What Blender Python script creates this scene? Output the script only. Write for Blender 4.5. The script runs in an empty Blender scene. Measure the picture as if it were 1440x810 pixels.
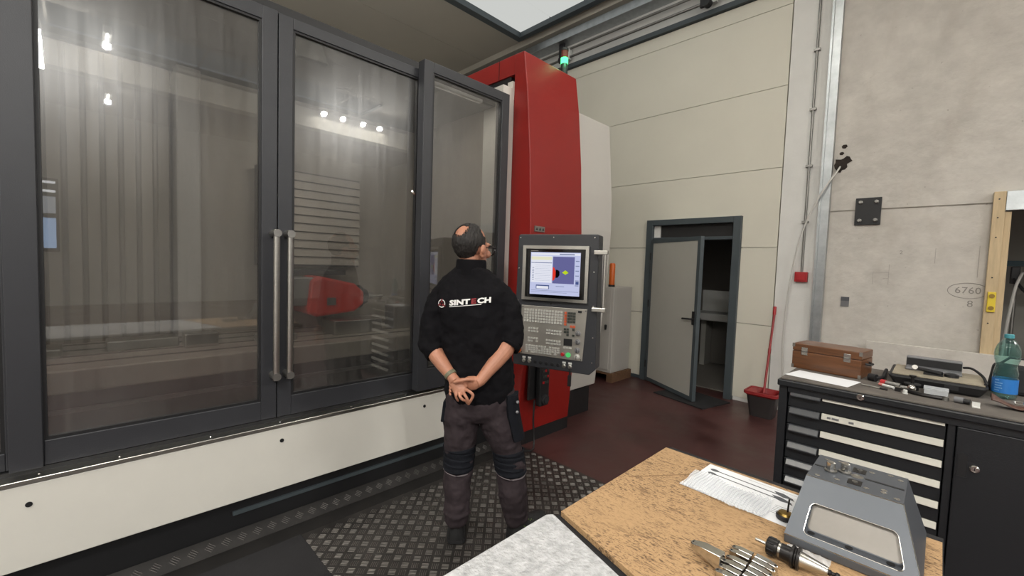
import bpy, bmesh, math, random
from mathutils import Vector, Matrix
from mathutils.bvhtree import BVHTree
random.seed(7)
S = bpy.context.scene
COL = S.collection
PI = math.pi

# ------------------------------------------------------------------ camera
cam_d = bpy.data.cameras.new('camera')
cam_d.sensor_width = 36.0
cam_d.lens = 602.0 / 1440.0 * 36.0
cam_d.clip_start = 0.02
cam = bpy.data.objects.new('camera', cam_d)
COL.objects.link(cam)
_vx = Vector((120 - 720, 352 - 405, 602)).normalized()
_vy = Vector((1326 - 720, 393 - 405, 602)); _vy = (_vy - _vx * _vx.dot(_vy)).normalized()
_X = -_vx; _Y = _vy; _Z = _X.cross(_Y)
cam.matrix_world = Matrix(((_X[0], -_X[1], -_X[2], 0.0), (_Y[0], -_Y[1], -_Y[2], 0.0),
                           (_Z[0], -_Z[1], -_Z[2], 1.57), (0, 0, 0, 1)))
S.camera = cam

# ------------------------------------------------------------------ world and exposure
w = bpy.data.worlds.new('world'); S.world = w; w.use_nodes = True
w.node_tree.nodes['Background'].inputs[0].default_value = (0.9, 0.95, 1.0, 1)
w.node_tree.nodes['Background'].inputs[1].default_value = 0.05
S.view_settings.view_transform = 'Standard'
S.view_settings.look = 'None'
S.view_settings.gamma = 1.0
S.view_settings.use_curve_mapping = False
S.view_settings.exposure = -0.03

# ------------------------------------------------------------------ ceiling lamp light, largely added fill (fixtures are built further down)
LAMPS = [  # x, y, z, width x, width y, watts down, watts up, tilt towards -X in degrees
    (5.2, -0.6, 5.05, 0.8, 0.3, 120, 15, 30),
    (1.6, -2.6, 4.95, 1.2, 0.4, 250, 40, 0),  # this and the next three are added fill lamps
    (-1.6, -2.2, 4.95, 1.2, 0.4, 95, 120, 0),
    (1.2, 2.2, 4.95, 1.2, 0.4, 110, 30, -55),  # added, tilted to brighten the cream beam
    (-1.4, 3.0, 4.95, 1.2, 0.4, 15, 120, 0),
    (-3.9, 1.1, 3.0, 1.2, 0.4, 0, 40, 0),  # added uplight hidden behind the doors, brightens the ceiling
]
WARM = (1.0, 0.985, 0.945)

# ------------------------------------------------------------------ helpers
MW = {}

def mw(o):
    return MW.get(o.name, Matrix.Identity(4))

def tag(o, label=None, cat=None, group=None, kind=None):
    if label: o['label'] = label
    if cat: o['category'] = cat
    if group: o['group'] = group
    if kind: o['kind'] = kind
    return o

def thing(name, label, cat, loc=(0, 0, 0), rz=0.0, group=None):
    o = bpy.data.objects.new(name, None)
    o.empty_display_size = 0.1
    COL.objects.link(o)
    o.location = loc; o.rotation_euler = (0, 0, rz)
    MW[o.name] = Matrix.Translation(loc) @ Matrix.Rotation(rz, 4, 'Z')
    return tag(o, label, cat, group)

class MB:
    """collects shapes, links them as one mesh object"""
    def __init__(self): self.v = []; self.f = []
    def add(self, vs, fs):
        n = len(self.v); self.v += [Vector(a) for a in vs]; self.f += [tuple(i + n for i in f) for f in fs]; return self
    def box(self, x0, y0, z0, x1, y1, z1):
        return self.add([(x0, y0, z0), (x1, y0, z0), (x1, y1, z0), (x0, y1, z0), (x0, y0, z1), (x1, y0, z1), (x1, y1, z1), (x0, y1, z1)],
                        [(0, 3, 2, 1), (4, 5, 6, 7), (0, 1, 5, 4), (1, 2, 6, 5), (2, 3, 7, 6), (3, 0, 4, 7)])
    def hexa(self, b, t):     # bottom 4 pts, top 4 pts, ccw from above
        return self.add(list(b) + list(t), [(0, 3, 2, 1), (4, 5, 6, 7), (0, 1, 5, 4), (1, 2, 6, 5), (2, 3, 7, 6), (3, 0, 4, 7)])
    def prism(self, pts, axis, a, b):
        """polygon pts (2D) extruded along axis from a to b"""
        n = len(pts)
        def P(p, t):
            if axis == 'x': return (t, p[0], p[1])
            if axis == 'y': return (p[0], t, p[1])
            return (p[0], p[1], t)
        vs = [P(p, a) for p in pts] + [P(p, b) for p in pts]
        fs = [tuple(range(n - 1, -1, -1)), tuple(range(n, 2 * n))] + [(i, (i + 1) % n, n + (i + 1) % n, n + i) for i in range(n)]
        return self.add(vs, fs)
    def rings(self, R, cap=True):
        """list of rings of equal length"""
        n = len(R[0]); vs = [p for r in R for p in r]; fs = []
        for k in range(len(R) - 1):
            for i in range(n):
                j = (i + 1) % n
                fs.append((k * n + i, k * n + j, (k + 1) * n + j, (k + 1) * n + i))
        if cap:
            fs.append(tuple(range(n - 1, -1, -1))); fs.append(tuple((len(R) - 1) * n + i for i in range(n)))
        return self.add(vs, fs)
    def cyl(self, p0, p1, r0, r1=None, n=16):
        return self.tube([p0, p1], [r0, r0 if r1 is None else r1], n)
    def tube(self, pts, rad, n=12, flat=None, up=None):
        """tube along pts; rad number or list; flat list scales second axis; up = first axis hint"""
        pts = [Vector(p) for p in pts]; m = len(pts)
        if not isinstance(rad, (list, tuple)): rad = [rad] * m
        if flat is None: flat = [1.0] * m
        elif not isinstance(flat, (list, tuple)): flat = [flat] * m
        a = None; R = []
        for k in range(m):
            t = (pts[min(k + 1, m - 1)] - pts[max(k - 1, 0)]).normalized()
            if a is None:
                a = Vector(up) if up is not None else (Vector((0, 0, 1)) if abs(t.z) < 0.9 else Vector((1, 0, 0)))
            a = (a - t * a.dot(t))
            if a.length < 1e-6: a = t.orthogonal()
            a.normalize()
            b = t.cross(a)
            R.append([pts[k] + a * (math.cos(2 * PI * i / n) * rad[k]) + b * (math.sin(2 * PI * i / n) * rad[k] * flat[k]) for i in range(n)])
        return self.rings(R)
    def lathe(self, prof, n=24, o=(0, 0, 0), ax=(0, 0, 1)):
        """prof list of (r, h) along axis ax from o"""
        ax = Vector(ax).normalized(); a = ax.orthogonal().normalized(); b = ax.cross(a); o = Vector(o)
        return self.rings([[o + ax * h + (a * math.cos(2 * PI * i / n) + b * math.sin(2 * PI * i / n)) * max(r, 1e-4) for i in range(n)] for r, h in prof])
    def sphere(self, c, r, n=16, m=10, M=None):
        c = Vector(c); r = Vector(r) if isinstance(r, (tuple, list)) else Vector((r, r, r)); R = []
        for k in range(m + 1):
            t = PI * k / m - PI / 2; q = max(math.cos(t), 1e-3)
            ring = []
            for i in range(n):
                p = Vector((r.x * q * math.cos(2 * PI * i / n), r.y * q * math.sin(2 * PI * i / n), r.z * math.sin(t)))
                if M is not None: p = M @ p
                ring.append(c + p)
            R.append(ring)
        return self.rings(R)
    def xf(self, M):
        self.v = [M @ p for p in self.v]; return self
    def build(self, name, mat, parent=None, local=False, smooth=False, bevel=0.0, seg=2, kind=None, angle=35):
        v = self.v
        if parent is not None and not local:
            inv = mw(parent).inverted(); v = [inv @ p for p in v]
        lo = Vector((min(p[i] for p in v) for i in range(3))); hi = Vector((max(p[i] for p in v) for i in range(3)))
        c = Vector(((lo.x + hi.x) / 2, (lo.y + hi.y) / 2, lo.z))
        me = bpy.data.meshes.new(name)
        me.from_pydata([p - c for p in v], [], self.f)
        me.update()
        bm = bmesh.new(); bm.from_mesh(me); bmesh.ops.recalc_face_normals(bm, faces=bm.faces); bm.to_mesh(me); bm.free()
        me.materials.append(mat)
        o = bpy.data.objects.new(name, me); COL.objects.link(o)
        o.location = c
        if parent is not None: o.parent = parent
        MW[o.name] = (mw(parent) if parent is not None else Matrix.Identity(4)) @ Matrix.Translation(c)
        if smooth:
            me.polygons.foreach_set('use_smooth', [True] * len(me.polygons)); me.set_sharp_from_angle(angle=math.radians(angle))
        if bevel > 0:
            b = o.modifiers.new('bevel', 'BEVEL'); b.width = bevel; b.segments = seg; b.limit_method = 'ANGLE'; b.angle_limit = math.radians(40)
        if kind: o['kind'] = kind
        return o

def BX(*a): return MB().box(*a)

def inst(src, loc, parent, rz=0.0):
    """another object sharing src's mesh, loc in the parent's frame"""
    o = src.copy(); COL.objects.link(o); o.parent = parent; o.location = loc; o.rotation_euler = (0, 0, rz)
    MW[o.name] = mw(parent) @ Matrix.Translation(loc) @ Matrix.Rotation(rz, 4, 'Z')
    return o

def copy_tree(o, parent=None):
    c = o.copy(); COL.objects.link(c)
    if parent is not None: c.parent = parent
    for ch in [k for k in bpy.data.objects if k.parent == o]: copy_tree(ch, c)
    return c

def remeshed(mb, voxel, smooth_it, name, mat, parent, disp=None):
    """union of overlapping closed shapes as one continuous surface (coordinates in the parent's frame)"""
    me = bpy.data.meshes.new('tmp'); me.from_pydata(mb.v, [], mb.f); me.update()
    bm = bmesh.new(); bm.from_mesh(me); bmesh.ops.recalc_face_normals(bm, faces=bm.faces); bm.to_mesh(me); bm.free()
    t = bpy.data.objects.new('tmp', me); COL.objects.link(t)
    r = t.modifiers.new('r', 'REMESH'); r.mode = 'VOXEL'; r.voxel_size = voxel
    if smooth_it:
        s = t.modifiers.new('s', 'SMOOTH'); s.factor = 0.5; s.iterations = smooth_it
    if disp:
        for size, strength in disp:
            tx = bpy.data.textures.new('folds', 'CLOUDS'); tx.noise_scale = size; tx.noise_depth = 1
            d = t.modifiers.new('d', 'DISPLACE'); d.texture = tx; d.strength = strength; d.mid_level = 0.5; d.texture_coords = 'LOCAL'
    dg = bpy.context.evaluated_depsgraph_get(); dg.update()
    out = bpy.data.meshes.new_from_object(t.evaluated_get(dg))
    out.name = name
    bpy.data.objects.remove(t)
    out.materials.clear(); out.materials.append(mat)
    out.polygons.foreach_set('use_smooth', [True] * len(out.polygons))
    o = bpy.data.objects.new(name, out); COL.objects.link(o); o.parent = parent
    MW[o.name] = mw(parent).copy()
    return o

def text_mesh(body, size, align='CENTER', bold=0.0, sx=1.0):
    cu = bpy.data.curves.new('txt', 'FONT'); cu.body = body; cu.size = size; cu.align_x = align; cu.align_y = 'CENTER'; cu.offset = bold; cu.resolution_u = 2
    t = bpy.data.objects.new('txt', cu); COL.objects.link(t)
    dg = bpy.context.evaluated_depsgraph_get(); dg.update()
    me = bpy.data.meshes.new_from_object(t.evaluated_get(dg))
    vs = [Vector((v.co.x * sx, v.co.y, 0)) for v in me.vertices]; fs = [tuple(p.vertices) for p in me.polygons]
    bpy.data.objects.remove(t)
    return vs, fs

# ------------------------------------------------------------------ materials
def lin(c):
    return tuple((x / 255 / 12.92) if x / 255 <= 0.04045 else ((x / 255 + 0.055) / 1.055) ** 2.4 for x in c)

def mat(name, rgb, rough=0.5, metal=0.0, var=0.0, vscale=3.0, bump=0.0, bscale=40.0, stretch=(1, 1, 1), spec=0.5, coat=0.0, rvar=0.0, bdet=3.0):
    """principled material; rgb is sRGB 0..255; var mixes a darker noise tone; bump adds fine relief"""
    m = bpy.data.materials.new(name); m.use_nodes = True
    nt = m.node_tree; N = nt.nodes; L = nt.links; p = N['Principled BSDF']
    c = lin(rgb)
    p.inputs['Base Color'].default_value = (*c, 1); p.inputs['Roughness'].default_value = rough; p.inputs['Metallic'].default_value = metal
    p.inputs['Specular IOR Level'].default_value = spec; p.inputs['Coat Weight'].default_value = coat
    tc = N.new('ShaderNodeTexCoord'); mp = N.new('ShaderNodeMapping'); L.new(tc.outputs['Object'], mp.inputs[0]); mp.inputs['Scale'].default_value = stretch
    if var > 0 or rvar > 0:
        n = N.new('ShaderNodeTexNoise'); n.inputs['Scale'].default_value = vscale; n.inputs['Detail'].default_value = 6; n.inputs['Roughness'].default_value = 0.6
        L.new(mp.outputs[0], n.inputs['Vector'])
        if var > 0:
            r = N.new('ShaderNodeValToRGB'); r.color_ramp.elements[0].position = 0.3; r.color_ramp.elements[1].position = 0.7
            r.color_ramp.elements[0].color = (*[x * (1 - var) for x in c], 1); r.color_ramp.elements[1].color = (*[min(1, x * (1 + var * 0.35)) for x in c], 1)
            L.new(n.outputs['Fac'], r.inputs[0]); L.new(r.outputs[0], p.inputs['Base Color'])
        if rvar > 0:
            q = N.new('ShaderNodeMapRange'); q.inputs[3].default_value = max(0.03, rough - rvar); q.inputs[4].default_value = min(1, rough + rvar)
            q.inputs[1].default_value = 0.3; q.inputs[2].default_value = 0.7
            L.new(n.outputs['Fac'], q.inputs[0]); L.new(q.outputs[0], p.inputs['Roughness'])
    if bump > 0:
        n2 = N.new('ShaderNodeTexNoise'); n2.inputs['Scale'].default_value = bscale; n2.inputs['Detail'].default_value = bdet
        L.new(mp.outputs[0], n2.inputs['Vector'])
        b = N.new('ShaderNodeBump'); b.inputs['Strength'].default_value = bump; b.inputs['Distance'].default_value = 0.01
        L.new(n2.outputs['Fac'], b.inputs['Height']); L.new(b.outputs[0], p.inputs['Normal'])
    return m

def emis(name, rgb, strength):
    m = bpy.data.materials.new(name); m.use_nodes = True; nt = m.node_tree; nt.nodes.clear()
    e = nt.nodes.new('ShaderNodeEmission'); e.inputs[0].default_value = (*lin(rgb), 1); e.inputs[1].default_value = strength
    o = nt.nodes.new('ShaderNodeOutputMaterial'); nt.links.new(e.outputs[0], o.inputs[0]); return m

M = {}
M['floor'] = mat('floor_paint', (76, 46, 44), 0.42, var=0.35, vscale=2.2, bump=0.06, bscale=30, rvar=0.14)
M['cream'] = mat('cream_panel', (212, 208, 194), 0.55, var=0.04, vscale=1.2, bump=0.03, bscale=220)
M['plaster'] = mat('white_plaster', (222, 221, 217), 0.8, var=0.08, vscale=2.5, bump=0.15, bscale=60)
M['ceil'] = mat('ceiling_board', (178, 173, 162), 0.8, var=0.05, vscale=1.0)
M['beam'] = mat('beam_paint', (228, 222, 206), 0.7, var=0.06, vscale=2)
M['frame'] = mat('door_frame_grey', (66, 74, 78), 0.5, var=0.1, vscale=5)
M['leaf'] = mat('door_leaf', (170, 168, 160), 0.5, var=0.05, vscale=2)
M['dark'] = mat('dark_board', (34, 32, 32), 0.7)
M['tile'] = mat('washroom_wall', (120, 116, 110), 0.5, var=0.1, vscale=2)
M['anthracite'] = mat('anthracite_powder', (47, 48, 52), 0.42, var=0.08, vscale=6, bump=0.10, bscale=260)
M['black'] = mat('black_paint', (24, 24, 26), 0.5, var=0.15, vscale=8)
M['rubber'] = mat('black_rubber', (28, 27, 29), 0.8, var=0.2, vscale=9, bump=0.1, bscale=90)
M['machine_white'] = mat('machine_white', (208, 205, 197), 0.45, var=0.05, vscale=1.6, bump=0.03, bscale=120)
M['machine_grey'] = mat('machine_light_grey', (184, 180, 174), 0.5, var=0.03, vscale=1.5, bump=0.06, bscale=300)
M['red'] = mat('machine_red', (135, 21, 15), 0.42, var=0.06, vscale=3, bump=0.08, bscale=300)
M['steel'] = mat('brushed_steel', (190, 188, 182), 0.3, 1.0, var=0.1, vscale=20, stretch=(1, 1, 12))
M['steel_dull'] = mat('dull_steel', (150, 148, 144), 0.45, 1.0, var=0.15, vscale=8)
M['zinc'] = mat('galvanised_steel', (176, 180, 182), 0.38, 0.9, var=0.18, vscale=14)
M['chrome'] = mat('polished_steel', (205, 203, 198), 0.18, 1.0, var=0.08, vscale=30)
M['inner'] = mat('inner_steel_sheet', (168, 160, 148), 0.5, 0.35, var=0.25, vscale=2.0, stretch=(1, 1, .3))
M['inner_dark'] = mat('inner_dark_sheet', (92, 86, 80), 0.5, 0.3, var=0.3, vscale=3.0)
M['spindle_red'] = mat('spindle_red', (205, 44, 26), 0.4, var=0.1, vscale=5)
M['wood'] = mat('varnished_wood', (104, 64, 34), 0.4, var=0.45, vscale=5, stretch=(1.2, 10, 14), coat=0.3)
M['pine'] = mat('pine_plank', (200, 178, 142), 0.65, var=0.2, vscale=4, stretch=(10, 10, 1))
M['pallet'] = mat('pallet_wood', (112, 82, 58), 0.8, var=0.3, vscale=6, stretch=(1, 6, 6))
M['paper'] = mat('white_paper', (225, 226, 228), 0.7)
M['ink'] = mat('print_ink', (84, 86, 90), 0.7)
M['pencil'] = mat('pencil_grey', (140, 136, 130), 0.8)
M['skin'] = mat('skin', (178, 124, 99), 0.5, var=0.14, vscale=18, bump=0.08, bscale=120)
M['sweater'] = mat('black_knit', (17, 16, 19), 0.9, spec=.15, var=0.15, vscale=10, bump=0.35, bscale=26, bdet=5)
M['sweat_rib'] = mat('black_rib_knit', (14, 13, 16), 0.9, spec=.15, var=0.1, vscale=20, bump=0.3, bscale=150)
M['trousers'] = mat('taupe_work_cloth', (54, 46, 49), 0.85, var=0.25, spec=.2, vscale=12, bump=0.4, bscale=22, bdet=5)
M['navy'] = mat('navy_patch_cloth', (20, 22, 28), 0.85, spec=.2, var=0.15, vscale=14, bump=0.4, bscale=30)
M['stitch'] = mat('pale_stitching', (120, 112, 114), 0.8)
M['shoe'] = mat('black_shoe_leather', (27, 27, 28), 0.6, var=0.2, vscale=20, bump=0.2, bscale=80)
M['lime'] = mat('lime_lace', (118, 138, 78), 0.7)
M['glass_frame'] = mat('spectacle_plastic', (18, 17, 18), 0.3)
M['watch'] = mat('olive_strap', (106, 104, 84), 0.6)
M['white_print'] = mat('white_print', (222, 220, 218), 0.7)
M['red_print'] = mat('red_print', (128, 28, 34), 0.7)
M['alu'] = mat('machined_aluminium', (84, 88, 94), 0.42, 0.35, var=0.06, vscale=3, bump=0.01, bscale=300)
M['alu_bright'] = mat('milled_pocket', (138, 134, 129), 0.34, 0.9, var=0.2, vscale=5)
M['holder_black'] = mat('oxide_black_steel', (44, 42, 42), 0.38, 0.6, var=0.2, vscale=20)
M['brass'] = mat('brass', (150, 124, 70), 0.3, 1.0)
M['cab_black'] = mat('cabinet_black', (24, 26, 30), 0.45, var=0.1, vscale=6, bump=0.08, bscale=240)
M['cab_strip'] = mat('label_strip', (206, 203, 192), 0.5, var=0.04, vscale=6)
M['cab_top'] = mat('worktop_rubber', (96, 90, 84), 0.75, var=0.3, vscale=7, bump=0.1, bscale=60)
M['grip'] = mat('smoked_grip', (66, 68, 72), 0.25, spec=0.7)
M['bucket'] = mat('dark_bucket', (44, 40, 40), 0.5)
M['bucket_red'] = mat('red_plastic', (142, 36, 38), 0.45, var=0.1)
M['alarm'] = mat('alarm_red', (168, 28, 34), 0.4)
M['orange'] = mat('orange_plastic', (206, 98, 28), 0.4)
M['yellow'] = mat('yellow_plastic', (222, 196, 52), 0.4)
M['cable'] = mat('white_cable', (196, 194, 188), 0.5)
M['leather'] = mat('brown_leather', (84, 56, 46), 0.4, var=0.3, vscale=10, bump=0.2, bscale=40)
M['plastic_grey'] = mat('grey_plastic', (112, 112, 114), 0.45)
M['tube_white'] = mat('white_part', (206, 206, 202), 0.4)
M['screen_glass'] = mat('screen_black_glass', (8, 8, 9), 0.12)
M['key'] = mat('key_caps', (128, 124, 118), 0.5)
M['key_light'] = mat('key_caps_light', (190, 188, 182), 0.5)
M['key_dark'] = mat('key_caps_dark', (52, 56, 52), 0.5)
M['key_orange'] = mat('key_caps_orange', (196, 88, 52), 0.5)
M['plate_steel'] = mat('keyboard_plate', (172, 168, 160), 0.42, 0.7, var=0.05, vscale=10)
M['teal'] = mat('teal_paint', (52, 84, 96), 0.5)

def checker_mat():
    m = mat('tread_plate_steel', (78, 75, 73), 0.45, 0.7, var=0.35, vscale=5, rvar=0.1)
    return m
M['tread'] = checker_mat()
M['tread_dark'] = mat('dark_tread_steel', (40, 38, 37), 0.6, 0.4, var=0.4, vscale=6)  # darker tone for the kick plate and its flat strip
M['tread_bar'] = mat('tread_bar_steel', (124, 120, 116), 0.4, 0.8, var=0.3, vscale=6)

def concrete():
    m = mat('rough_concrete', (203, 198, 190), 0.85, var=0.16, vscale=4.5, bump=1.0, bscale=9, bdet=10)
    nt = m.node_tree; N = nt.nodes; L = nt.links; p = N['Principled BSDF']
    src = p.inputs['Base Color'].links[0].from_socket
    tc = N.new('ShaderNodeTexCoord'); mp = N.new('ShaderNodeMapping'); mp.inputs['Scale'].default_value = (3, 3, 1.1); L.new(tc.outputs['Object'], mp.inputs[0])
    n = N.new('ShaderNodeTexNoise'); n.inputs['Scale'].default_value = 1.6; n.inputs['Detail'].default_value = 4; L.new(mp.outputs[0], n.inputs['Vector'])
    r = N.new('ShaderNodeValToRGB'); r.color_ramp.elements[0].position = 0.56; r.color_ramp.elements[1].position = 0.75
    r.color_ramp.elements[0].color = (0, 0, 0, 1); r.color_ramp.elements[1].color = (0.22, 0.22, 0.22, 1); L.new(n.outputs['Fac'], r.inputs[0])
    mx = N.new('ShaderNodeMixRGB'); mx.inputs[2].default_value = (*lin((150, 138, 124)), 1); L.new(r.outputs[0], mx.inputs[0]); L.new(src, mx.inputs[1])
    # small pits
    v = N.new('ShaderNodeTexNoise'); v.inputs['Scale'].default_value = 26; v.inputs['Detail'].default_value = 2; L.new(tc.outputs['Object'], v.inputs['Vector'])
    r2 = N.new('ShaderNodeValToRGB'); r2.color_ramp.elements[0].position = 0.72; r2.color_ramp.elements[1].position = 0.8
    r2.color_ramp.elements[0].color = (0, 0, 0, 1); r2.color_ramp.elements[1].color = (0.5, 0.5, 0.5, 1); L.new(v.outputs['Fac'], r2.inputs[0])
    mx2 = N.new('ShaderNodeMixRGB'); mx2.inputs[2].default_value = (*lin((120, 110, 100)), 1); L.new(r2.outputs[0], mx2.inputs[0]); L.new(mx.outputs[0], mx2.inputs[1])
    L.new(mx2.outputs[0], p.inputs['Base Color'])
    return m
M['concrete'] = concrete()

def cardboard():
    m = mat('worn_cardboard', (178, 144, 104), 0.85, var=0.10, vscale=4, bump=0.12, bscale=60, stretch=(2, 14, 1))
    nt = m.node_tree; N = nt.nodes; L = nt.links; p = N['Principled BSDF']
    src = p.inputs['Base Color'].links[0].from_socket
    tc = N.new('ShaderNodeTexCoord')
    cur = src
    for sc, st, p0, p1, fac, col in ((16, (1, 3.2, 1), 0.56, 0.64, 0.6, (96, 70, 48)), (60, (1, 2.6, 1), 0.54, 0.60, 0.8, (78, 58, 42)), (130, (1, 2.4, 1), 0.54, 0.62, 0.7, (86, 64, 46))):
        mp = N.new('ShaderNodeMapping'); mp.inputs['Scale'].default_value = st; L.new(tc.outputs['Object'], mp.inputs[0])
        n = N.new('ShaderNodeTexNoise'); n.inputs['Scale'].default_value = sc; n.inputs['Detail'].default_value = 5; n.inputs['Roughness'].default_value = 0.65; L.new(mp.outputs[0], n.inputs['Vector'])
        big = N.new('ShaderNodeTexNoise'); big.inputs['Scale'].default_value = 3.0; L.new(tc.outputs['Object'], big.inputs['Vector'])
        r = N.new('ShaderNodeValToRGB'); r.color_ramp.elements[0].position = p0; r.color_ramp.elements[1].position = p1
        r.color_ramp.elements[0].color = (0, 0, 0, 1); r.color_ramp.elements[1].color = (fac, fac, fac, 1); L.new(n.outputs['Fac'], r.inputs[0])
        r3 = N.new('ShaderNodeMapRange'); r3.inputs[1].default_value = 0.30; r3.inputs[2].default_value = 0.54; L.new(big.outputs['Fac'], r3.inputs[0])
        mu = N.new('ShaderNodeMath'); mu.operation = 'MULTIPLY'; L.new(r.outputs[0], mu.inputs[0]); L.new(r3.outputs[0], mu.inputs[1])
        mx = N.new('ShaderNodeMixRGB'); mx.inputs[2].default_value = (*lin(col), 1); L.new(mu.outputs[0], mx.inputs[0]); L.new(cur, mx.inputs[1]); cur = mx.outputs[0]
    L.new(cur, p.inputs['Base Color'])
    return m
M['cardboard'] = cardboard()
M['felt'] = mat('white_felt', (190, 190, 191), 0.95, var=0.35, vscale=45, bump=0.6, bscale=120, bdet=6)

def window_glass(name, film, tint, streak=(9, 9, 0.6)):
    """clear pane with a smeared coolant film: transparent + mirror + rough smear + thin dull film"""
    m = bpy.data.materials.new(name); m.use_nodes = True; nt = m.node_tree; N = nt.nodes; L = nt.links; N.clear()
    tc = N.new('ShaderNodeTexCoord'); mp = N.new('ShaderNodeMapping'); mp.inputs['Scale'].default_value = streak; L.new(tc.outputs['Object'], mp.inputs[0])
    n = N.new('ShaderNodeTexNoise'); n.inputs['Scale'].default_value = 2.2; n.inputs['Detail'].default_value = 7; n.inputs['Roughness'].default_value = 0.65; L.new(mp.outputs[0], n.inputs['Vector'])
    n2 = N.new('ShaderNodeTexNoise'); n2.inputs['Scale'].default_value = 1.5; n2.inputs['Detail'].default_value = 4; L.new(tc.outputs['Object'], n2.inputs['Vector'])
    ml = N.new('ShaderNodeMath'); ml.operation = 'MULTIPLY'; L.new(n.outputs['Fac'], ml.inputs[0]); L.new(n2.outputs['Fac'], ml.inputs[1])
    mr = N.new('ShaderNodeMapRange'); mr.inputs[1].default_value = 0.15; mr.inputs[2].default_value = 0.42; mr.inputs[3].default_value = film * 0.3; mr.inputs[4].default_value = film; L.new(ml.outputs[0], mr.inputs[0])
    tr = N.new('ShaderNodeBsdfTransparent'); tr.inputs[0].default_value = (*tint, 1)
    g1 = N.new('ShaderNodeBsdfGlossy'); g1.inputs[1].default_value = 0.012; g1.inputs[0].default_value = (0.95, 0.95, 0.95, 1)
    g2 = N.new('ShaderNodeBsdfGlossy'); g2.inputs[1].default_value = 0.25; g2.inputs[0].default_value = (0.8, 0.8, 0.8, 1)
    df = N.new('ShaderNodeBsdfDiffuse'); df.inputs[0].default_value = (0.5, 0.48, 0.45, 1)
    gm = N.new('ShaderNodeMixShader'); mg = N.new('ShaderNodeMapRange'); mg.inputs[1].default_value = 0.15; mg.inputs[2].default_value = 0.42; mg.inputs[3].default_value = 0.25; mg.inputs[4].default_value = 0.62; L.new(ml.outputs[0], mg.inputs[0]); L.new(mg.outputs[0], gm.inputs[0]); L.new(g1.outputs[0], gm.inputs[1]); L.new(g2.outputs[0], gm.inputs[2])
    lw = N.new('ShaderNodeLayerWeight'); lw.inputs[0].default_value = .5
    pw = N.new('ShaderNodeMath'); pw.operation = 'POWER'; pw.inputs[1].default_value = 4.0; L.new(lw.outputs['Facing'], pw.inputs[0])
    fr = N.new('ShaderNodeMapRange'); fr.inputs[3].default_value = 0.12; fr.inputs[4].default_value = 0.95; L.new(pw.outputs[0], fr.inputs[0])
    a = N.new('ShaderNodeMixShader'); L.new(fr.outputs[0], a.inputs[0]); L.new(tr.outputs[0], a.inputs[1]); L.new(gm.outputs[0], a.inputs[2])
    b = N.new('ShaderNodeMixShader'); L.new(mr.outputs[0], b.inputs[0]); L.new(a.outputs[0], b.inputs[1]); L.new(df.outputs[0], b.inputs[2])
    o = N.new('ShaderNodeOutputMaterial'); L.new(b.outputs[0], o.inputs[0])
    return m
M['pane'] = window_glass('smeared_pane', 0.07, (0.72, 0.72, 0.71))

def clear_plastic(name, rgb, alpha):
    m = bpy.data.materials.new(name); m.use_nodes = True; nt = m.node_tree; N = nt.nodes; L = nt.links; N.clear()
    tr = N.new('ShaderNodeBsdfTransparent'); tr.inputs[0].default_value = (*lin(rgb), 1)
    pr = N.new('ShaderNodeBsdfPrincipled'); pr.inputs['Base Color'].default_value = (*lin(rgb), 1); pr.inputs['Roughness'].default_value = 0.12
    mx = N.new('ShaderNodeMixShader'); mx.inputs[0].default_value = alpha; L.new(tr.outputs[0], mx.inputs[1]); L.new(pr.outputs[0], mx.inputs[2])
    o = N.new('ShaderNodeOutputMaterial'); L.new(mx.outputs[0], o.inputs[0]); return m
def pet_mat():
    m = bpy.data.materials.new('bottle_plastic'); m.use_nodes = True; nt = m.node_tree; N = nt.nodes; L = nt.links; N.clear()
    tr = N.new('ShaderNodeBsdfTransparent'); tr.inputs[0].default_value = (*lin((212, 238, 234)), 1)
    gl = N.new('ShaderNodeBsdfGlossy'); gl.inputs[1].default_value = .06
    df = N.new('ShaderNodeBsdfDiffuse'); df.inputs[0].default_value = (*lin((140, 205, 200)), 1)
    fr = N.new('ShaderNodeLayerWeight'); fr.inputs[0].default_value = 0.22
    tc = N.new('ShaderNodeTexCoord'); nz = N.new('ShaderNodeTexNoise'); nz.inputs['Scale'].default_value = 28; L.new(tc.outputs['Object'], nz.inputs['Vector'])
    bp = N.new('ShaderNodeBump'); bp.inputs['Strength'].default_value = .7; bp.inputs['Distance'].default_value = .01; L.new(nz.outputs['Fac'], bp.inputs['Height'])
    L.new(bp.outputs[0], gl.inputs['Normal']); L.new(bp.outputs[0], fr.inputs['Normal'])
    a = N.new('ShaderNodeMixShader'); a.inputs[0].default_value = .05; L.new(tr.outputs[0], a.inputs[1]); L.new(df.outputs[0], a.inputs[2])
    b = N.new('ShaderNodeMixShader'); L.new(fr.outputs['Facing'], b.inputs[0]); L.new(a.outputs[0], b.inputs[1]); L.new(gl.outputs[0], b.inputs[2])
    o = N.new('ShaderNodeOutputMaterial'); L.new(b.outputs[0], o.inputs[0]); return m
M['pet'] = pet_mat()
M['bubble'] = clear_plastic('bubble_wrap', (236, 238, 240), 0.5)
M['lens'] = clear_plastic('lens', (200, 205, 205), 0.15)
M['blue'] = mat('blue_label', (40, 112, 186), 0.4)
M['skyl'] = emis('skylight_panel', (236, 238, 234), 0.72)
M['skyl2'] = emis('far_skylight', (228, 232, 236), 0.55)
M['lamp'] = emis('lamp_diffuser', (255, 246, 232), 6.0)
M['spot'] = emis('spot_face', (255, 250, 240), 60.0)
M['green_on'] = emis('green_lamp_on', (80, 240, 140), 3.2)
M['green_btn'] = emis('green_button_on', (90, 215, 120), 0.8)
M['scr'] = emis('screen_pale', (206, 212, 246), 0.85)
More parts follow.
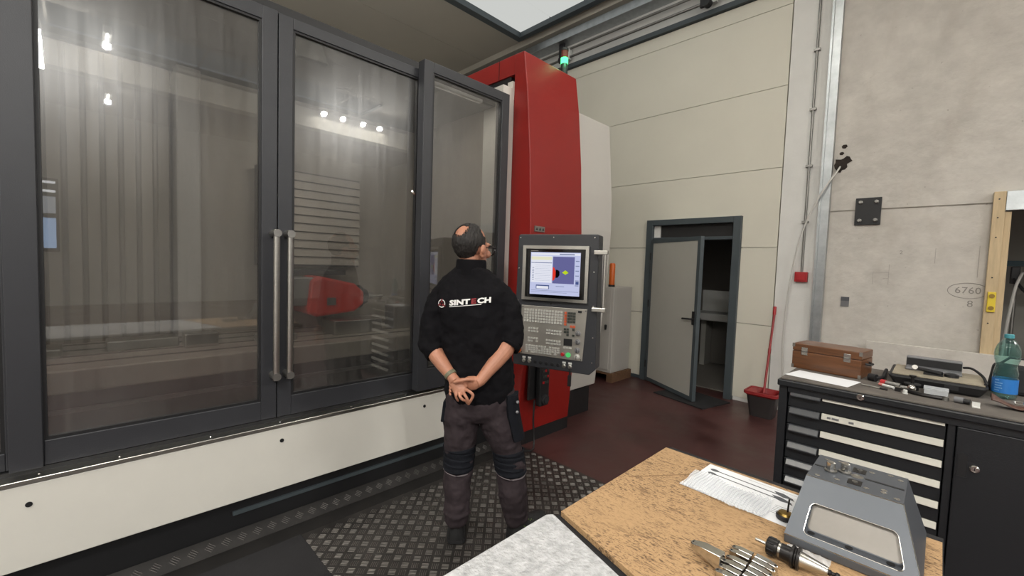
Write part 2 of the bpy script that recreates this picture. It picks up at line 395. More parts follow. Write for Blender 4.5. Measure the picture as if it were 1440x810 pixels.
M['scr_w'] = emis('screen_white', (238, 240, 252), 0.9)
M['scr_sim'] = emis('screen_violet', (112, 112, 166), 0.8)
M['scr_line'] = emis('screen_line', (140, 150, 186), 0.8)
M['scr_blue'] = emis('screen_blue', (80, 96, 150), 0.8)
M['scr_red'] = emis('screen_red', (232, 60, 46), 0.9)
M['scr_black'] = emis('screen_dark', (20, 18, 24), 0.5)
M['scr_green'] = emis('screen_green', (196, 222, 40), 0.9)
M['scr_cream'] = emis('screen_cream', (238, 236, 206), 0.9)

# ================================================================== SETTING
def struct(o): o['kind'] = 'structure'; return o
WY = 5.65            # face of the cream cladding
struct(BX(-9, -4, -0.2, 12, 9.2, 0).build('floor', M['floor']))
# ceiling: slab with boards below it
ceil = struct(BX(-9, -4, 5.56, 12, 9.2, 5.7).build('ceiling', M['ceil']))
xs = [-9, -7.95, -6.55, -5.42]
for a, b in zip(xs[:-1], xs[1:]): BX(a + .006, -4, 5.5, b - .006, 5.5, 5.56).build('board', M['ceil'], ceil)
BX(-5.42, -4, 5.5, -1.2, 1.0, 5.56).build('board', M['ceil'], ceil)
BX(-5.42, 5.37, 5.5, -1.2, 5.5, 5.56).build('board', M['ceil'], ceil)
x = -1.2
while x < 4.7: BX(x + .006, -4, 5.5, x + 1.17, 5.5, 5.56).build('board', M['ceil'], ceil); x += 1.18
for x in (6.5, 8.3, 10.1): BX(x + .006, -4, 5.5, x + 1.79, 9.2, 5.56).build('board', M['ceil'], ceil)
# skylight over the back of the machine
sk = thing('ceiling_skylight', 'large lit skylight with dark grey frame set in the ceiling above the red column', 'skylight', (-3.3, 3.2, 5.46))
for a in ((-5.42, 1.0, -5.30, 5.37), (-1.32, 1.0, -1.2, 5.37), (-5.30, 1.0, -1.32, 1.12), (-5.30, 5.27, -1.32, 5.37)):
    BX(a[0], a[1], 5.42, a[2], a[3], 5.54).build('frame_rail', M['frame'], sk)
sx = -5.30
for i in range(6):
    BX(sx + .012, 1.12, 5.50, sx + .651, 5.27, 5.52).build('panel', M['skyl'], sk); sx += .6633
# second skylight strip, seen mirrored in the machine doors
sk2 = thing('ceiling_skylight', 'row of pale skylight panels in front of the long cream beam', 'skylight', (5.6, 1.5, 5.46))
yy = -3.3
for i in range(12):
    BX(4.92, yy + .02, 5.50, 6.0, yy + .70, 5.53).build('panel', M['skyl2'], sk2); yy += .72
for yy in (-3.34, 5.34): BX(4.9, yy - .04, 5.46, 6.0, yy + .04, 5.55).build('frame_rail', M['frame'], sk2)

# far walls of the hall
struct(BX(-9.2, -4, 0, -9, 5.7, 5.6).build('wall_left', M['plaster']))
struct(BX(-9.2, -4.2, 0, 12.2, -4, 5.6).build('wall_front', M['plaster']))
struct(BX(12, -4, 0, 12.2, 9.2, 5.6).build('wall_right', M['plaster']))
struct(BX(6.05, -4, 4.85, 6.35, 9.2, 5.3).build('trim_1', M['beam']))
struct(BX(2.6, 9.2, 0, 12.2, 9.4, 5.6).build('wall_far', M['plaster']))
struct(BX(3.5, 5.9, 0, 3.6, 9.2, 5.6).build('wall_side', M['plaster']))
win = struct(BX(11.93, -1.0, 1.5, 12.0, -0.5, 3.5).build('window_1', M['frame']))
for z0, z1, cc, st_ in ((1.6, 2.42, (176, 206, 245), 2.6), (2.55, 3.0, (205, 212, 220), 1.6), (3.12, 3.18, (240, 242, 245), 4.0), (3.36, 3.42, (240, 242, 245), 4.0)):
    BX(11.91, -.95, z0, 11.94, -.56, z1).build('pane', emis('daylight_pane', cc, st_), win)

# back wall behind the cream cladding, with the door hole
DX0, DX1, DZ = -2.93, -1.79, 2.225
wb = MB().box(-9, 5.70, 0, DX0, 5.9, 5.6).box(DX1, 5.70, 0, -0.90, 5.9, 5.6).box(DX0, 5.70, DZ, DX1, 5.9, 5.6)
wall_back = struct(wb.build('wall_back', M['plaster']))
zs = [0.045, .957, 1.873, 2.788, 3.705, 4.60, 4.78]
for a, b in zip(zs[:-1], zs[1:]):
    segs = [(-9, -1.365)]
    if a < DZ:
        if b <= DZ + .01: segs = [(-9, DX0), (DX1, -1.365)]
    if a < DZ < b:
        MB().prism([(-9, a + .003), (DX0, a + .003), (DX0, DZ), (DX1, DZ), (DX1, a + .003), (-1.365, a + .003), (-1.365, b - .003), (-9, b - .003)], 'y', WY, 5.70).build('panel', M['cream'], wall_back)
    else:
        for s in segs: BX(s[0], WY, a + .003, s[1], 5.70, b - .003).build('panel', M['cream'], wall_back)
BX(-9, 5.64, 0.0, DX0 - .05, 5.70, 0.045).build('skirting', M['frame'], wall_back)
BX(DX1 + .05, 5.655, 0.0, -1.365, 5.70, 0.045).build('skirting', M['plaster'], wall_back)
# cornice
struct(BX(-9, 5.50, 5.40, 4, 5.70, 5.56).build('trim_2', M['ceil']))
# white pillar between cladding and concrete
struct(BX(-1.355, 5.655, 0, -0.90, 5.70, 5.45).build('trim_3', M['plaster']))
# concrete wall with a passage on its right side
cw = MB().box(-0.90, 5.68, 0, 0.36, 5.9, 2.245).box(-0.90, 5.68, 2.262, 0.36, 5.9, 5.6).box(0.36, 5.68, 2.29, 2.2, 5.9, 5.6).box(2.2, 5.68, 0, 3.6, 5.9, 5.6).box(-0.90, 5.70, 2.24, 0.36, 5.9, 2.27)
wall_c = struct(cw.build('wall_back_right', M['concrete']))
# room beyond the passage
struct(BX(0.2, 8.3, 0, 2.6, 8.4, 3.0).build('wall_passage_back', M['leaf']))
struct(BX(0.2, 5.9, 2.6, 2.6, 8.4, 2.7).build('ceiling_passage', M['ceil']))
struct(BX(2.5, 5.9, 0, 2.6, 8.3, 2.6).build('wall_passage_right', M['plaster']))
struct(BX(0.1, 5.9, 0, 0.2, 8.4, 2.7).build('wall_passage_left', M['plaster']))

# ------------------------------------------------------------------ door, frame, washroom
door = struct(MB().box(DX0 - .045, 5.60, 0, DX0 + .045, 5.78, DZ + .03).box(DX1 - .045, 5.60, 0, DX1 + .045, 5.78, DZ + .03)
              .box(DX0 + .045, 5.60, DZ - .045, DX1 - .045, 5.78, DZ + .03).box(DX0 + .045, 5.64, 1.975, DX1 - .045, 5.74, 2.015).build('door_1', M['frame'], bevel=.004))
BX(DX0 + .13, 5.69, 2.02, DX1 - .045, 5.71, DZ - .045).build('transom_panel', M['dark'], door)
BX(DX0 + .045, 5.66, 2.015, DX0 + .13, 5.70, DZ - .05).build('transom_block', M['plaster'], door)
# leaf: hinged on the left jamb, swung into the hall
hx, hy = DX0 + .06, 5.60
fx, fy = -1.995, 5.10
ang = math.atan2(fy - hy, fx - hx); Lf = math.hypot(fx - hx, fy - hy)
RM = Matrix.Translation((hx, hy, 0)) @ Matrix.Rotation(ang, 4, 'Z')
lf = BX(0.05, -.02, .07, Lf - .05, .02, 1.93).xf(RM).build('leaf', M['leaf'], door)
MB().box(0, -.024, .02, .05, .024, 1.98).box(Lf - .05, -.024, .02, Lf, .024, 1.98).box(.05, -.024, .02, Lf - .05, .024, .07).box(.05, -.024, 1.93, Lf - .05, .024, 1.98).xf(RM).build('edge_frame', M['frame'], lf)
MB().tube([(Lf - .055, -.03, 1.0), (Lf - .055, -.07, 1.0), (Lf - .20, -.07, .99)], .011, 10).xf(RM).build('handle', M['black'], lf, smooth=True)
BX(Lf - .075, -.032, .93, Lf - .035, -.022, 1.09).xf(RM).build('handle_plate', M['black'], lf)
MB().tube([(Lf - .055, .03, 1.0), (Lf - .055, .07, 1.0), (Lf - .17, .07, .99)], .011, 10).xf(RM).build('handle', M['black'], lf, smooth=True)
for zz in (.25, 1.1, 1.75): MB().cyl((hx - .01, hy - .02, zz - .05), (hx - .01, hy - .02, zz + .05), .012).build('hinge', M['black'], door)
# washroom
struct(BX(-3.7, 7.6, 0, -0.95, 7.7, 2.7).build('wall_washroom_back', M['tile']))
struct(BX(-3.8, 5.9, 0, -3.7, 7.7, 2.7).build('wall_washroom_left', M['tile']))
struct(BX(-0.95, 5.9, 0, -0.85, 7.7, 2.7).build('wall_washroom_right', M['tile']))
struct(BX(-3.8, 5.9, 2.7, -0.85, 7.7, 2.8).build('ceiling_washroom', M['tile']))
struct(BX(-3.7, 5.9, 0, -0.95, 7.6, .012).build('floor_washroom', M['tile']))
sink = thing('wash_basin', 'long pale wash basin on a wall inside the dark washroom', 'sink', (-2.0, 7.3, 0))
MB().box(-2.9, 7.1, .78, -1.3, 7.58, .90).build('basin', M['tube_white'], sink, bevel=.015)
BX(-2.9, 7.57, .90, -1.3, 7.595, 1.25).build('splashback', M['tube_white'], sink)
for xx in (-2.8, -1.45): BX(xx, 7.3, 0.012, xx + .08, 7.55, .78).build('leg', M['leaf'], sink)
tap = thing('wall_tap', 'dark mixer tap on the washroom wall above the basin', 'tap', (-2.05, 7.55, 1.27))
MB().cyl((-2.16, 7.53, 1.30), (-1.94, 7.53, 1.30), .03).cyl((-2.05, 7.6, 1.30), (-2.05, 7.42, 1.30), .022).build('body', M['black'], tap, smooth=True)
for s in (-1, 1): MB().cyl((-2.05 + s * .11, 7.53, 1.30), (-2.05 + s * .11, 7.46, 1.34), .02).build('knob', M['black'], tap, smooth=True)
MB().tube([(-2.05, 7.42, 1.30), (-2.05, 7.36, 1.29), (-2.05, 7.34, 1.24)], .015, 10).build('spout', M['black'], tap, smooth=True)
o = BX(-2.45, 5.02, 0, -1.75, 5.55, .012).xf(Matrix.Translation((-2.1, 5.3, 0)) @ Matrix.Rotation(-.25, 4, 'Z') @ Matrix.Translation((2.1, -5.3, 0))).build('door_mat', M['rubber'])
tag(o, 'flat black mat on the floor under the open door leaf', 'mat')

# ------------------------------------------------------------------ rails along the top of the cladding
def rail(name, label, x0, x1, z0, z1, y0, y1, m, cat='rail'):
    return tag(BX(x0, y0, z0, x1, y1, z1).build(name, m, bevel=.004), label, cat)
rail('sliding_door_rail', 'wide galvanised rail running along the top of the cream wall', -9, -1.15, 5.20, 5.32, 5.48, 5.70, M['zinc'])
rail('sliding_door_rail', 'dark grey flat rail capping the topmost cream wall panels', -9, -1.36, 4.785, 4.85, 5.60, 5.70, M['frame'])
for zz, lb in ((5.10, 'thin grey pipe directly below the wide galvanised rail'), (4.97, 'thin grey pipe midway between the galvanised rail and dark rail')):
    tag(MB().cyl((-9, 5.62, zz), (-1.15, 5.62, zz), .018).build('wall_pipe', M['steel_dull'], smooth=True), lb, 'pipe')
for xx, lb in ((-2.33, 'black rail hanger near the white pillar'), (-4.62, 'black rail hanger behind the green signal tower')):
    t = thing('rail_hanger', lb, 'bracket', (xx, 5.58, 4.88))
    BX(xx - .05, 5.56, 4.90, xx + .05, 5.60, 5.20).build('strap', M['black'], t, bevel=.004)
    BX(xx + .02, 5.60, 4.93, xx + .14, 5.66, 5.10).build('bracket_block', M['tube_white'], t, bevel=.004)
    MB().cyl((xx + .06, 5.56, 4.90), (xx + .06, 5.47, 4.90), .05, n=20).build('roller', M['black'], t, smooth=True)

# ------------------------------------------------------------------ fittings on pillar and concrete wall
t = thing('wall_channel', 'tall galvanised steel channel between the white pillar and rough concrete wall', 'channel', (-.93, 5.62, .2))
BX(-.965, 5.60, .2, -.905, 5.66, 5.45).build('web', M['zinc'], t)
BX(-.985, 5.575, .2, -.965, 5.66, 5.45).build('flange', M['zinc'], t)
BX(-.905, 5.585, .2, -.892, 5.66, 5.45).build('flange', M['zinc'], t)
t = thing('cable_conduit', 'thin grey conduit pipe with clips running down the pillar to the alarm box', 'conduit', (-1.11, 5.64, 1.6))
MB().cyl((-1.105, 5.635, 1.60), (-1.105, 5.635, 5.19), .012).build('pipe', M['steel_dull'], t, smooth=True)
for zz in (2.15, 2.76, 3.37, 4.0, 4.62): BX(-1.135, 5.615, zz - .012, -1.075, 5.655, zz + .012).build('clip', M['steel_dull'], t)
t = thing('fire_alarm_box', 'small red alarm box at the lower end of the thin conduit', 'alarm', (-1.105, 5.62, 1.49))
BX(-1.165, 5.60, 1.49, -1.045, 5.655, 1.60).build('housing', M['alarm'], t, bevel=.006)
BX(-1.145, 5.592, 1.51, -1.065, 5.60, 1.58).build('cover', M['alarm'], t, bevel=.003)
t = thing('steel_plate', 'square black steel plate bolted to the concrete wall', 'plate', (-.578, 5.66, 2.10))
BX(-.68, 5.655, 2.10, -.475, 5.68, 2.375).build('plate', M['black'], t, bevel=.003)
for a in (-.64, -.515):
    for b in (2.145, 2.33): MB().lathe([(.02, 0), (.02, .008), (.012, .012), (.012, .03)], 8, (a, 5.655, b), (0, -1, 0)).build('bolt', M['steel_dull'], t)
# broken hole with the cable
mb = MB()
random.seed(3)
pts = []
for i in range(18):
    a = 2 * PI * i / 18; r = random.uniform(.8, 1.35)
    pts.append((-.82 + .062 * r * math.cos(a) * (1.2 if math.sin(a) > 0 else .7) - .02 * math.sin(a) * -1, 2.745 + .075 * r * math.sin(a)))
mb.prism(pts, 'y', 5.674, 5.70)
for cx, cz, r in ((-.81, 2.93, .022), (-.83, 2.86, .018)): mb.prism([(cx + r * math.cos(i) * 1.2, cz + r * math.sin(i)) for i in range(6)], 'y', 5.676, 5.70)
mb.build('broken_hole', mat('hole_dark', (52, 44, 38), 0.95, var=.5, vscale=30), wall_c)
cv = [(-.835, 5.69, 2.73), (-.85, 5.60, 2.66), (-.93, 5.55, 2.50), (-1.03, 5.55, 2.28), (-1.12, 5.56, 2.0), (-1.18, 5.58, 1.65), (-1.22, 5.60, 1.25), (-1.235, 5.61, .85), (-1.22, 5.62, .45), (-1.2, 5.62, .02)]
def smooth_path(p, k=6):
    p = [Vector(a) for a in p]; out = []
    for i in range(len(p) - 1):
        a, b, c, d = p[max(i - 1, 0)], p[i], p[i + 1], p[min(i + 2, len(p) - 1)]
        for j in range(k):
            t = j / k
            out.append(0.5 * ((2 * b) + (-a + c) * t + (2 * a - 5 * b + 4 * c - d) * t * t + (-a + 3 * b - 3 * c + d) * t ** 3))
    out.append(p[-1]); return out
tag(MB().tube(smooth_path(cv), .0085, 8).build('hanging_cable', M['cable'], smooth=True), 'pale cable drooping from the broken hole down the white pillar', 'cable')
# taped note, lettering on the concrete
t = thing('taped_note', 'small grey crumpled note stuck low on the concrete wall', 'note', (-.71, 5.675, 1.25))
BX(-.745, 5.672, 1.25, -.675, 5.678, 1.345).build('sheet', M['plastic_grey'], t)
BX(-.745, 5.669, 1.31, -.675, 5.673, 1.352).build('tape', M['ink'], t)
def wall_text(body, size, x, z, name, y=5.6785):
    vs, fs = text_mesh(body, size)
    mb = MB().add([(p.x + x, y, p.y + z) for p in vs], fs)
    return mb.build(name, M['pencil'], wall_c)
wall_text('6760', .085, .17, 1.475, 'pencil_number')
wall_text('8', .085, .19, 1.355, 'pencil_number')
mb = MB(); R = [(.17 + .13 * math.cos(2 * PI * i / 32), 5.678, 1.475 + .07 * math.sin(2 * PI * i / 32)) for i in range(33)]
mb.tube(R, .0022, 5).build('pencil_oval', M['pencil'], wall_c)
wall_text('2', .05, -.30, 1.82, 'pencil_number')
mb = MB()
for (a, b, c, d) in ((-.50, 1.62, -.50, 1.50), (-.50, 1.62, -.38, 1.62), (-.38, 1.70, -.38, 1.50), (-.06, 1.72, -.06, 1.86), (.22, 1.60, .22, 1.88), (-.42, 1.56, -.38, 1.56)):
    mb.box(min(a, c) - .002, 5.677, min(b, d) - .002, max(a, c) + .002, 5.6795, max(b, d) + .002)
mb.build('pencil_marks', mat('faint_pencil', (168, 163, 155), .8), wall_c)
# low pale board against the wall and the pine post
tag(BX(-.50, 5.55, 0, 1.0, 5.60, .93).build('wall_board', M['concrete'], bevel=.004), 'low pale board standing along the foot of the concrete wall', 'board')
t = thing('pine_post', 'upright pine post at the edge of the passage opening', 'post', (.32, 5.63, .0))
BX(.272, 5.605, 0, .345, 5.675, 2.345).build('plank', M['pine'], t, bevel=.003)
BX(.345, 5.625, 0, .385, 5.675, 2.17).build('plank', M['pine'], t, bevel=.003)
for zz in (2.28, 2.12, 1.95, 1.6, 1.2): MB().cyl((.305, 5.606, zz), (.305, 5.60, zz), .006, n=8).build('screw', M['black'], t)
tag(BX(.345, 5.60, 2.18, 2.2, 5.675, 2.345).build('opening_lintel', M['zinc'], bevel=.003), 'galvanised lintel board across the top of the passage opening', 'lintel')
t = thing('spirit_level', 'small yellow spirit level fixed upright on the pine post', 'level', (.315, 5.60, 1.30))
BX(.288, 5.585, 1.30, .338, 5.604, 1.475).build('body', M['yellow'], t, bevel=.004)
for zz in (1.335, 1.44): MB().lathe([(.018, 0), (.018, .006), (.012, .006), (.012, .003)], 16, (.313, 5.585, zz), (0, -1, 0)).build('vial', M['brass'], t)
# things standing in the passage
t = thing('stand_pole', 'upright metal pole with clamp standing in the passage behind the post', 'pole', (.52, 6.6, 0))
MB().cyl((.52, 6.6, 0.01), (.52, 6.6, 1.68), .014).build('pole', M['steel_dull'], t, smooth=True)
MB().lathe([(.18, 0), (.18, .02), (.03, .03)], 24, (.52, 6.6, 0)).build('base', M['black'], t)
BX(.48, 6.56, 1.55, .54, 6.64, 1.72).build('clamp', M['black'], t, bevel=.006)
MB().tube([(.50, 6.56, 1.6), (.56, 6.5, 1.5), (.60, 6.5, 1.45)], .014, 8).build('clamp_arm', M['black'], t)
MB().cyl((.52, 6.6, .95), (.52, 6.6, .99), .028).build('collar', M['black'], t, smooth=True)
t = thing('teal_rack', 'teal painted rack with a horizontal bar inside the passage', 'rack', (1.1, 7.2, 0))
BX(.45, 7.18, 1.74, 2.1, 7.24, 1.80).build('bar', M['teal'], t)
for xx in (.9, 2.04): BX(xx, 7.18, 0, xx + .06, 7.24, 1.74).build('upright', M['teal'], t)
BX(.9, 7.05, .7, 2.1, 7.4, .74).build('shelf', M['zinc'], t); BX(.9, 7.05, 1.05, 2.1, 7.4, 1.09).build('shelf', M['zinc'], t)
tag(MB().tube(smooth_path([(.44, 6.3, 0.02), (.45, 6.3, .8), (.47, 6.3, 1.2), (.50, 6.35, 1.5), (.53, 6.4, 1.62), (.55, 6.5, 1.66)]), .012, 8).build('hanging_hose', M['cable'], smooth=True), 'pale hose rising beside the metal pole in the passage', 'hose')

# ------------------------------------------------------------------ ceiling lamps out of the frame: some seen as reflections, some added
LB = ['long white pendant lamp hanging in front of the far skylight strip', 'added long white pendant lamp near the front wall, clear of the machine', 'added long white pendant lamp near the front wall and the machine doors',
      'added long white pendant lamp over the tool cabinet', 'added long white pendant lamp close to the back wall rails', 'added long white uplight lamp lying unseen on the roof of the machine']
for i, (x, y, z, wx, wy, P, PU, tilt) in enumerate(LAMPS):
    t = thing('ceiling_lamp', LB[i], 'lamp', (x, y, z), group='long white ceiling lamps')
    BX(x - wx / 2, y - wy / 2, z + .03, x + wx / 2, y + wy / 2, z + .09).build('housing', M['tube_white'], t, bevel=.006)
    if P and not tilt: BX(x - wx / 2 + .02, y - wy / 2 + .02, z + .015, x + wx / 2 - .02, y + wy / 2 - .02, z + .03).build('diffuser', M['lamp'], t)
    if not P: BX(x - wx / 2 + .02, y - wy / 2 + .02, z + .09, x + wx / 2 - .02, y + wy / 2 - .02, z + .098).build('diffuser', M['lamp'], t); z -= .028
    ld = bpy.data.lights.new('lamp_light', 'AREA'); ld.shape = 'RECTANGLE'; ld.size = wx; ld.size_y = wy; ld.energy = max(P, .001); ld.color = WARM
    lo = bpy.data.objects.new('lamp_light', ld); COL.objects.link(lo); lo.parent = t; lo.location = (-.05 if tilt else 0, 0, -.26 if tilt else .005); lo.rotation_euler = (0, math.radians(tilt), 0)
    if tilt:
        BX(-wx / 2, -wy / 2, .006, wx / 2, wy / 2, .05).xf(Matrix.Translation((x - .05, y, z - .26)) @ Matrix.Rotation(math.radians(tilt), 4, 'Y')).build('tilted_head', M['tube_white'], t, bevel=.005)
        MB().cyl((x - .05, y, z - .24), (x - .05, y, z + .03), .012, n=10).build('stem', M['tube_white'], t)
    lu = bpy.data.lights.new('added_uplight', 'AREA'); lu.shape = 'RECTANGLE'; lu.size = wx; lu.size_y = wy; lu.energy = PU; lu.color = WARM  # extra upward light added to each fixture to brighten the ceiling
    lo = bpy.data.objects.new('added_uplight', lu); COL.objects.link(lo); lo.parent = t; lo.location = (0, 0, 0.10); lo.rotation_euler = (PI, 0, 0)
    if z > 4: 
      for s in (-.4, .4): MB().cyl((x + s, y, z + .09), (x + s, y, 5.5), .004, n=6).build('suspension_wire', M['steel_dull'], t)
for i, y in enumerate((4.35, 4.84, 5.39, 5.87)):
    t = thing('beam_spotlight', 'round white spotlight fixed on the long cream beam', 'lamp', (6.0, y, 5.2), group='spotlights on the cream beam')
    MB().lathe([(.05, -.10), (.075, 0)], 20, (5.98, y, 5.24), (-.7, 0, -.7)).build('shade', M['black'], t, smooth=True)
    MB().lathe([(.065, -.005), (.065, .003)], 20, (5.98, y, 5.24), (-.7, 0, -.7)).build('face', M['spot'], t)
    ld = bpy.data.lights.new('spot_light', 'AREA'); ld.shape = 'DISK'; ld.size = .13; ld.energy = 40; ld.color = WARM
    lo = bpy.data.objects.new('spot_light', ld); COL.objects.link(lo); lo.parent = t; lo.location = (-.03, 0, .03); lo.rotation_euler = (0, math.radians(45), 0)
for x0, y, z in ((5.2, .33, 5.38), (9.2, .45, 5.38)):
    t = thing('tube_lamp', 'short fluorescent tube lamp hanging %s the cream beam' % ('before' if x0 < 6 else 'beyond'), 'lamp', (x0 + .5, y, z))
    BX(x0, y - .06, z, x0 + .8, y + .06, z + .12).build('housing', M['tube_white'], t)
    MB().cyl((x0 + .03, y, z - .02), (x0 + .77, y, z - .02), .02).build('tube', M['spot'], t, smooth=True)
    ld = bpy.data.lights.new('tube_light', 'AREA'); ld.shape = 'RECTANGLE'; ld.size = .10; ld.size_y = .10; ld.energy = 45; ld.color = WARM
    lo = bpy.data.objects.new('tube_light', ld); COL.objects.link(lo); lo.parent = t; lo.location = (-.1, 0, -.09); lo.rotation_euler = (0, math.radians(40), 0)

# ================================================================== MILLING MACHINE
MC = thing('milling_machine', 'huge machining centre with red corner column, dark framed glass doors and white base', 'machine', (-3.6, 1.2, 0))
def mpart(mb, name, m, parent=MC, **k): return mb.build(name, m, parent, **k)
PX = -2.60      # face of the white base panel
DXm = -2.66     # face of the sliding doors
# base plinth, white lower panel with its metal strip
mpart(BX(-4.6, -1.6, 0.0, -2.66, 3.9, .27), 'plinth', M['black'])
mpart(BX(-2.66, .55, .15, -2.645, 2.2, .17), 'plinth_strip', M['frame'])
lp = mpart(BX(-4.55, -1.55, .245, PX, 2.55, .60), 'lower_panel', M['machine_white'], bevel=.004)
mpart(BX(-2.68, -1.55, .60, PX + .004, 2.50, .622), 'sill_strip', M['steel'], bevel=.003)
mpart(BX(-2.80, -1.55, .60, -2.665, 2.50, .642), 'sill_rail', M['black'])
b0 = None
for yb, zb in ((-.18, .515), (.78, .525), (1.735, .522), (-1.1, .52)):
    mpart(MB().lathe([(.011, 0), (.011, .003), (.006, .003), (.006, .001)], 12, (PX, yb, zb), (1, 0, 0)), 'panel_bolt', M['black'], lp)
for yb in (-.15, .1, .45, .78, 1.2, 1.6, 2.0):
    mpart(MB().lathe([(.006, 0), (.004, .003)], 8, (-2.635, yb, .622), (0, 0, 1)), 'rivet', M['chrome'], lp)

# ---- doors
def frame_mb(y0, y1, z0, z1, gy0, gy1, gz0, gz1, xf, th):
    """frame round a glass opening, front face at xf"""
    return (MB().box(xf - th, y0, z0, xf, gy0, z1).box(xf - th, gy1, z0, xf, y1, z1)
            .box(xf - th, gy0, z0, xf, gy1, gz0).box(xf - th, gy0, gz1, xf, gy1, z1))
def gasket_mb(gy0, gy1, gz0, gz1, xf, w=.012):
    return (MB().box(xf - .03, gy0, gz0, xf - .006, gy0 + w, gz1).box(xf - .03, gy1 - w, gz0, xf - .006, gy1, gz1)
            .box(xf - .03, gy0 + w, gz0, xf - .006, gy1 - w, gz0 + w).box(xf - .03, gy0 + w, gz1 - w, xf - .006, gy1 - w, gz1))
def door_panel(name, y0, y1, z0, z1, gy0, gy1, gz0, gz1, xf, th=.06):
    d = mpart(frame_mb(y0, y1, z0, z1, gy0, gy1, gz0, gz1, xf, th), name, M['anthracite'], bevel=.003)
    mpart(gasket_mb(gy0, gy1, gz0, gz1, xf), 'gasket', M['black'], d)
    mpart(BX(xf - .026, gy0 + .005, gz0 + .005, xf - .020, gy1 - .005, gz1 - .005), 'pane', M['pane'], d)
    return d
door_panel('fixed_window', -1.55, -.158, .645, 2.95, -1.42, -.246, .72, 2.86, DXm - .02)
d1 = door_panel('sliding_door', -.152, .768, .645, 2.918, -.137, .690, .752, 2.845, DXm)
d2 = door_panel('sliding_door', .773, 1.70, .645, 2.912, .848, 1.675, .760, 2.850, DXm)
# wide jamb between the fixed window and the first door
mpart(BX(DXm - .05, -.236, .642, DXm + .012, -.139, 2.95), 'door_jamb', M['anthracite'], bevel=.003)
d3 = door_panel('front_window', 1.66, 2.475, .645, 2.955, 1.735, 2.395, .80, 2.885, -2.58, .075)
for yb, dd in ((.748, d1), (.818, d2)):
    h = mpart(MB().cyl((-2.595, yb, .88), (-2.595, yb, 1.72), .0165, n=20), 'handle', M['steel'], dd, smooth=True)
    for zz in (.90, 1.70):
        mpart(MB().cyl((-2.66, yb, zz), (-2.575, yb, zz), .021, n=20), 'handle_mount', M['steel_dull'], dd, smooth=True)
# white post beside the front window
mpart(BX(-2.90, 2.475, .27, -2.66, 2.60, 3.06), 'white_post', M['machine_white'])

# ---- housing round the work space
mpart(BX(-4.62, -1.58, .27, -4.50, 2.60, 2.98), 'rear_wall', M['inner'])
mpart(BX(-4.50, -1.58, .60, -2.70, -1.48, 2.98), 'side_wall', M['inner'])
mpart(BX(-4.50, 2.48, .60, -2.90, 2.60, 2.98), 'side_wall', M['inner'])
mpart(BX(-4.62, -1.58, 2.90, -2.75, 2.60, 3.0), 'roof', M['black'])  # unseen roof, added to keep the work space dark
mpart(BX(-4.50, -1.48, .60, -2.82, 2.48, .66), 'chip_tray', M['inner_dark'])
# telescopic covers with upright folds, pale post and slatted cover
cp = mpart(BX(-4.05, -.9, .75, -4.0, .43, 2.88), 'fold_cover', M['inner'])
y = -.9
while y < .42:
    mpart(MB().prism([(y + .008, .76), (y + .082, .76), (y + .082, 2.87), (y + .008, 2.87)], 'x', -4.0, -3.975), 'fold', M['inner'], cp, bevel=.008, seg=1); y += .09
mpart(BX(-4.05, .46, .75, -3.82, .60, 2.88), 'guide_post', M['machine_grey'], bevel=.01)
sc = mpart(BX(-3.95, .60, .75, -3.90, 2.46, 2.88), 'column_cover', M['inner'])
sl = mpart(BX(-3.86, .95, 1.50, -3.80, 1.78, 2.28), 'slat_cover', M['inner_dark'])
for k in range(11):
    z0 = 1.515 + k * .069
    mpart(MB().hexa([(-3.80, .955, z0), (-3.772, .955, z0), (-3.772, 1.775, z0), (-3.80, 1.775, z0)],
                    [(-3.80, .955, z0 + .062), (-3.79, .955, z0 + .062), (-3.79, 1.775, z0 + .062), (-3.80, 1.775, z0 + .062)]), 'slat', M['inner'], sl)
# ram and red spindle head with its nose
mpart(BX(-3.9, 1.02, 1.20, -3.45, 1.26, 1.42), 'ram', M['steel_dull'], bevel=.01)
hd = mpart(MB().prism([(1.20, 1.14), (1.23, 1.40), (1.30, 1.43), (1.58, 1.37), (1.66, 1.30), (1.66, 1.20), (1.58, 1.14), (1.28, 1.11)], 'x', -3.75, -3.42), 'spindle_head', M['spindle_red'], bevel=.02)
mpart(MB().lathe([(.10, 0), (.10, .03), (.075, .05), (.06, .09), (.03, .10)], 24, (-3.58, 1.66, 1.25), (0, 1, 0)), 'spindle_nose', M['black'], hd, smooth=True)
mpart(MB().lathe([(.03, 0), (.03, .06), (.012, .07), (.012, .16)], 16, (-3.58, 1.75, 1.25), (0, 1, 0)), 'cutting_tool', M['steel'], hd, smooth=True)
mpart(BX(-3.43, 1.35, 1.2, -3.415, 1.42, 1.26), 'rating_plate', M['steel_dull'], hd)
mpart(BX(-3.88, .98, 1.43, -3.70, 1.62, 1.47), 'cable_tray', M['black'])
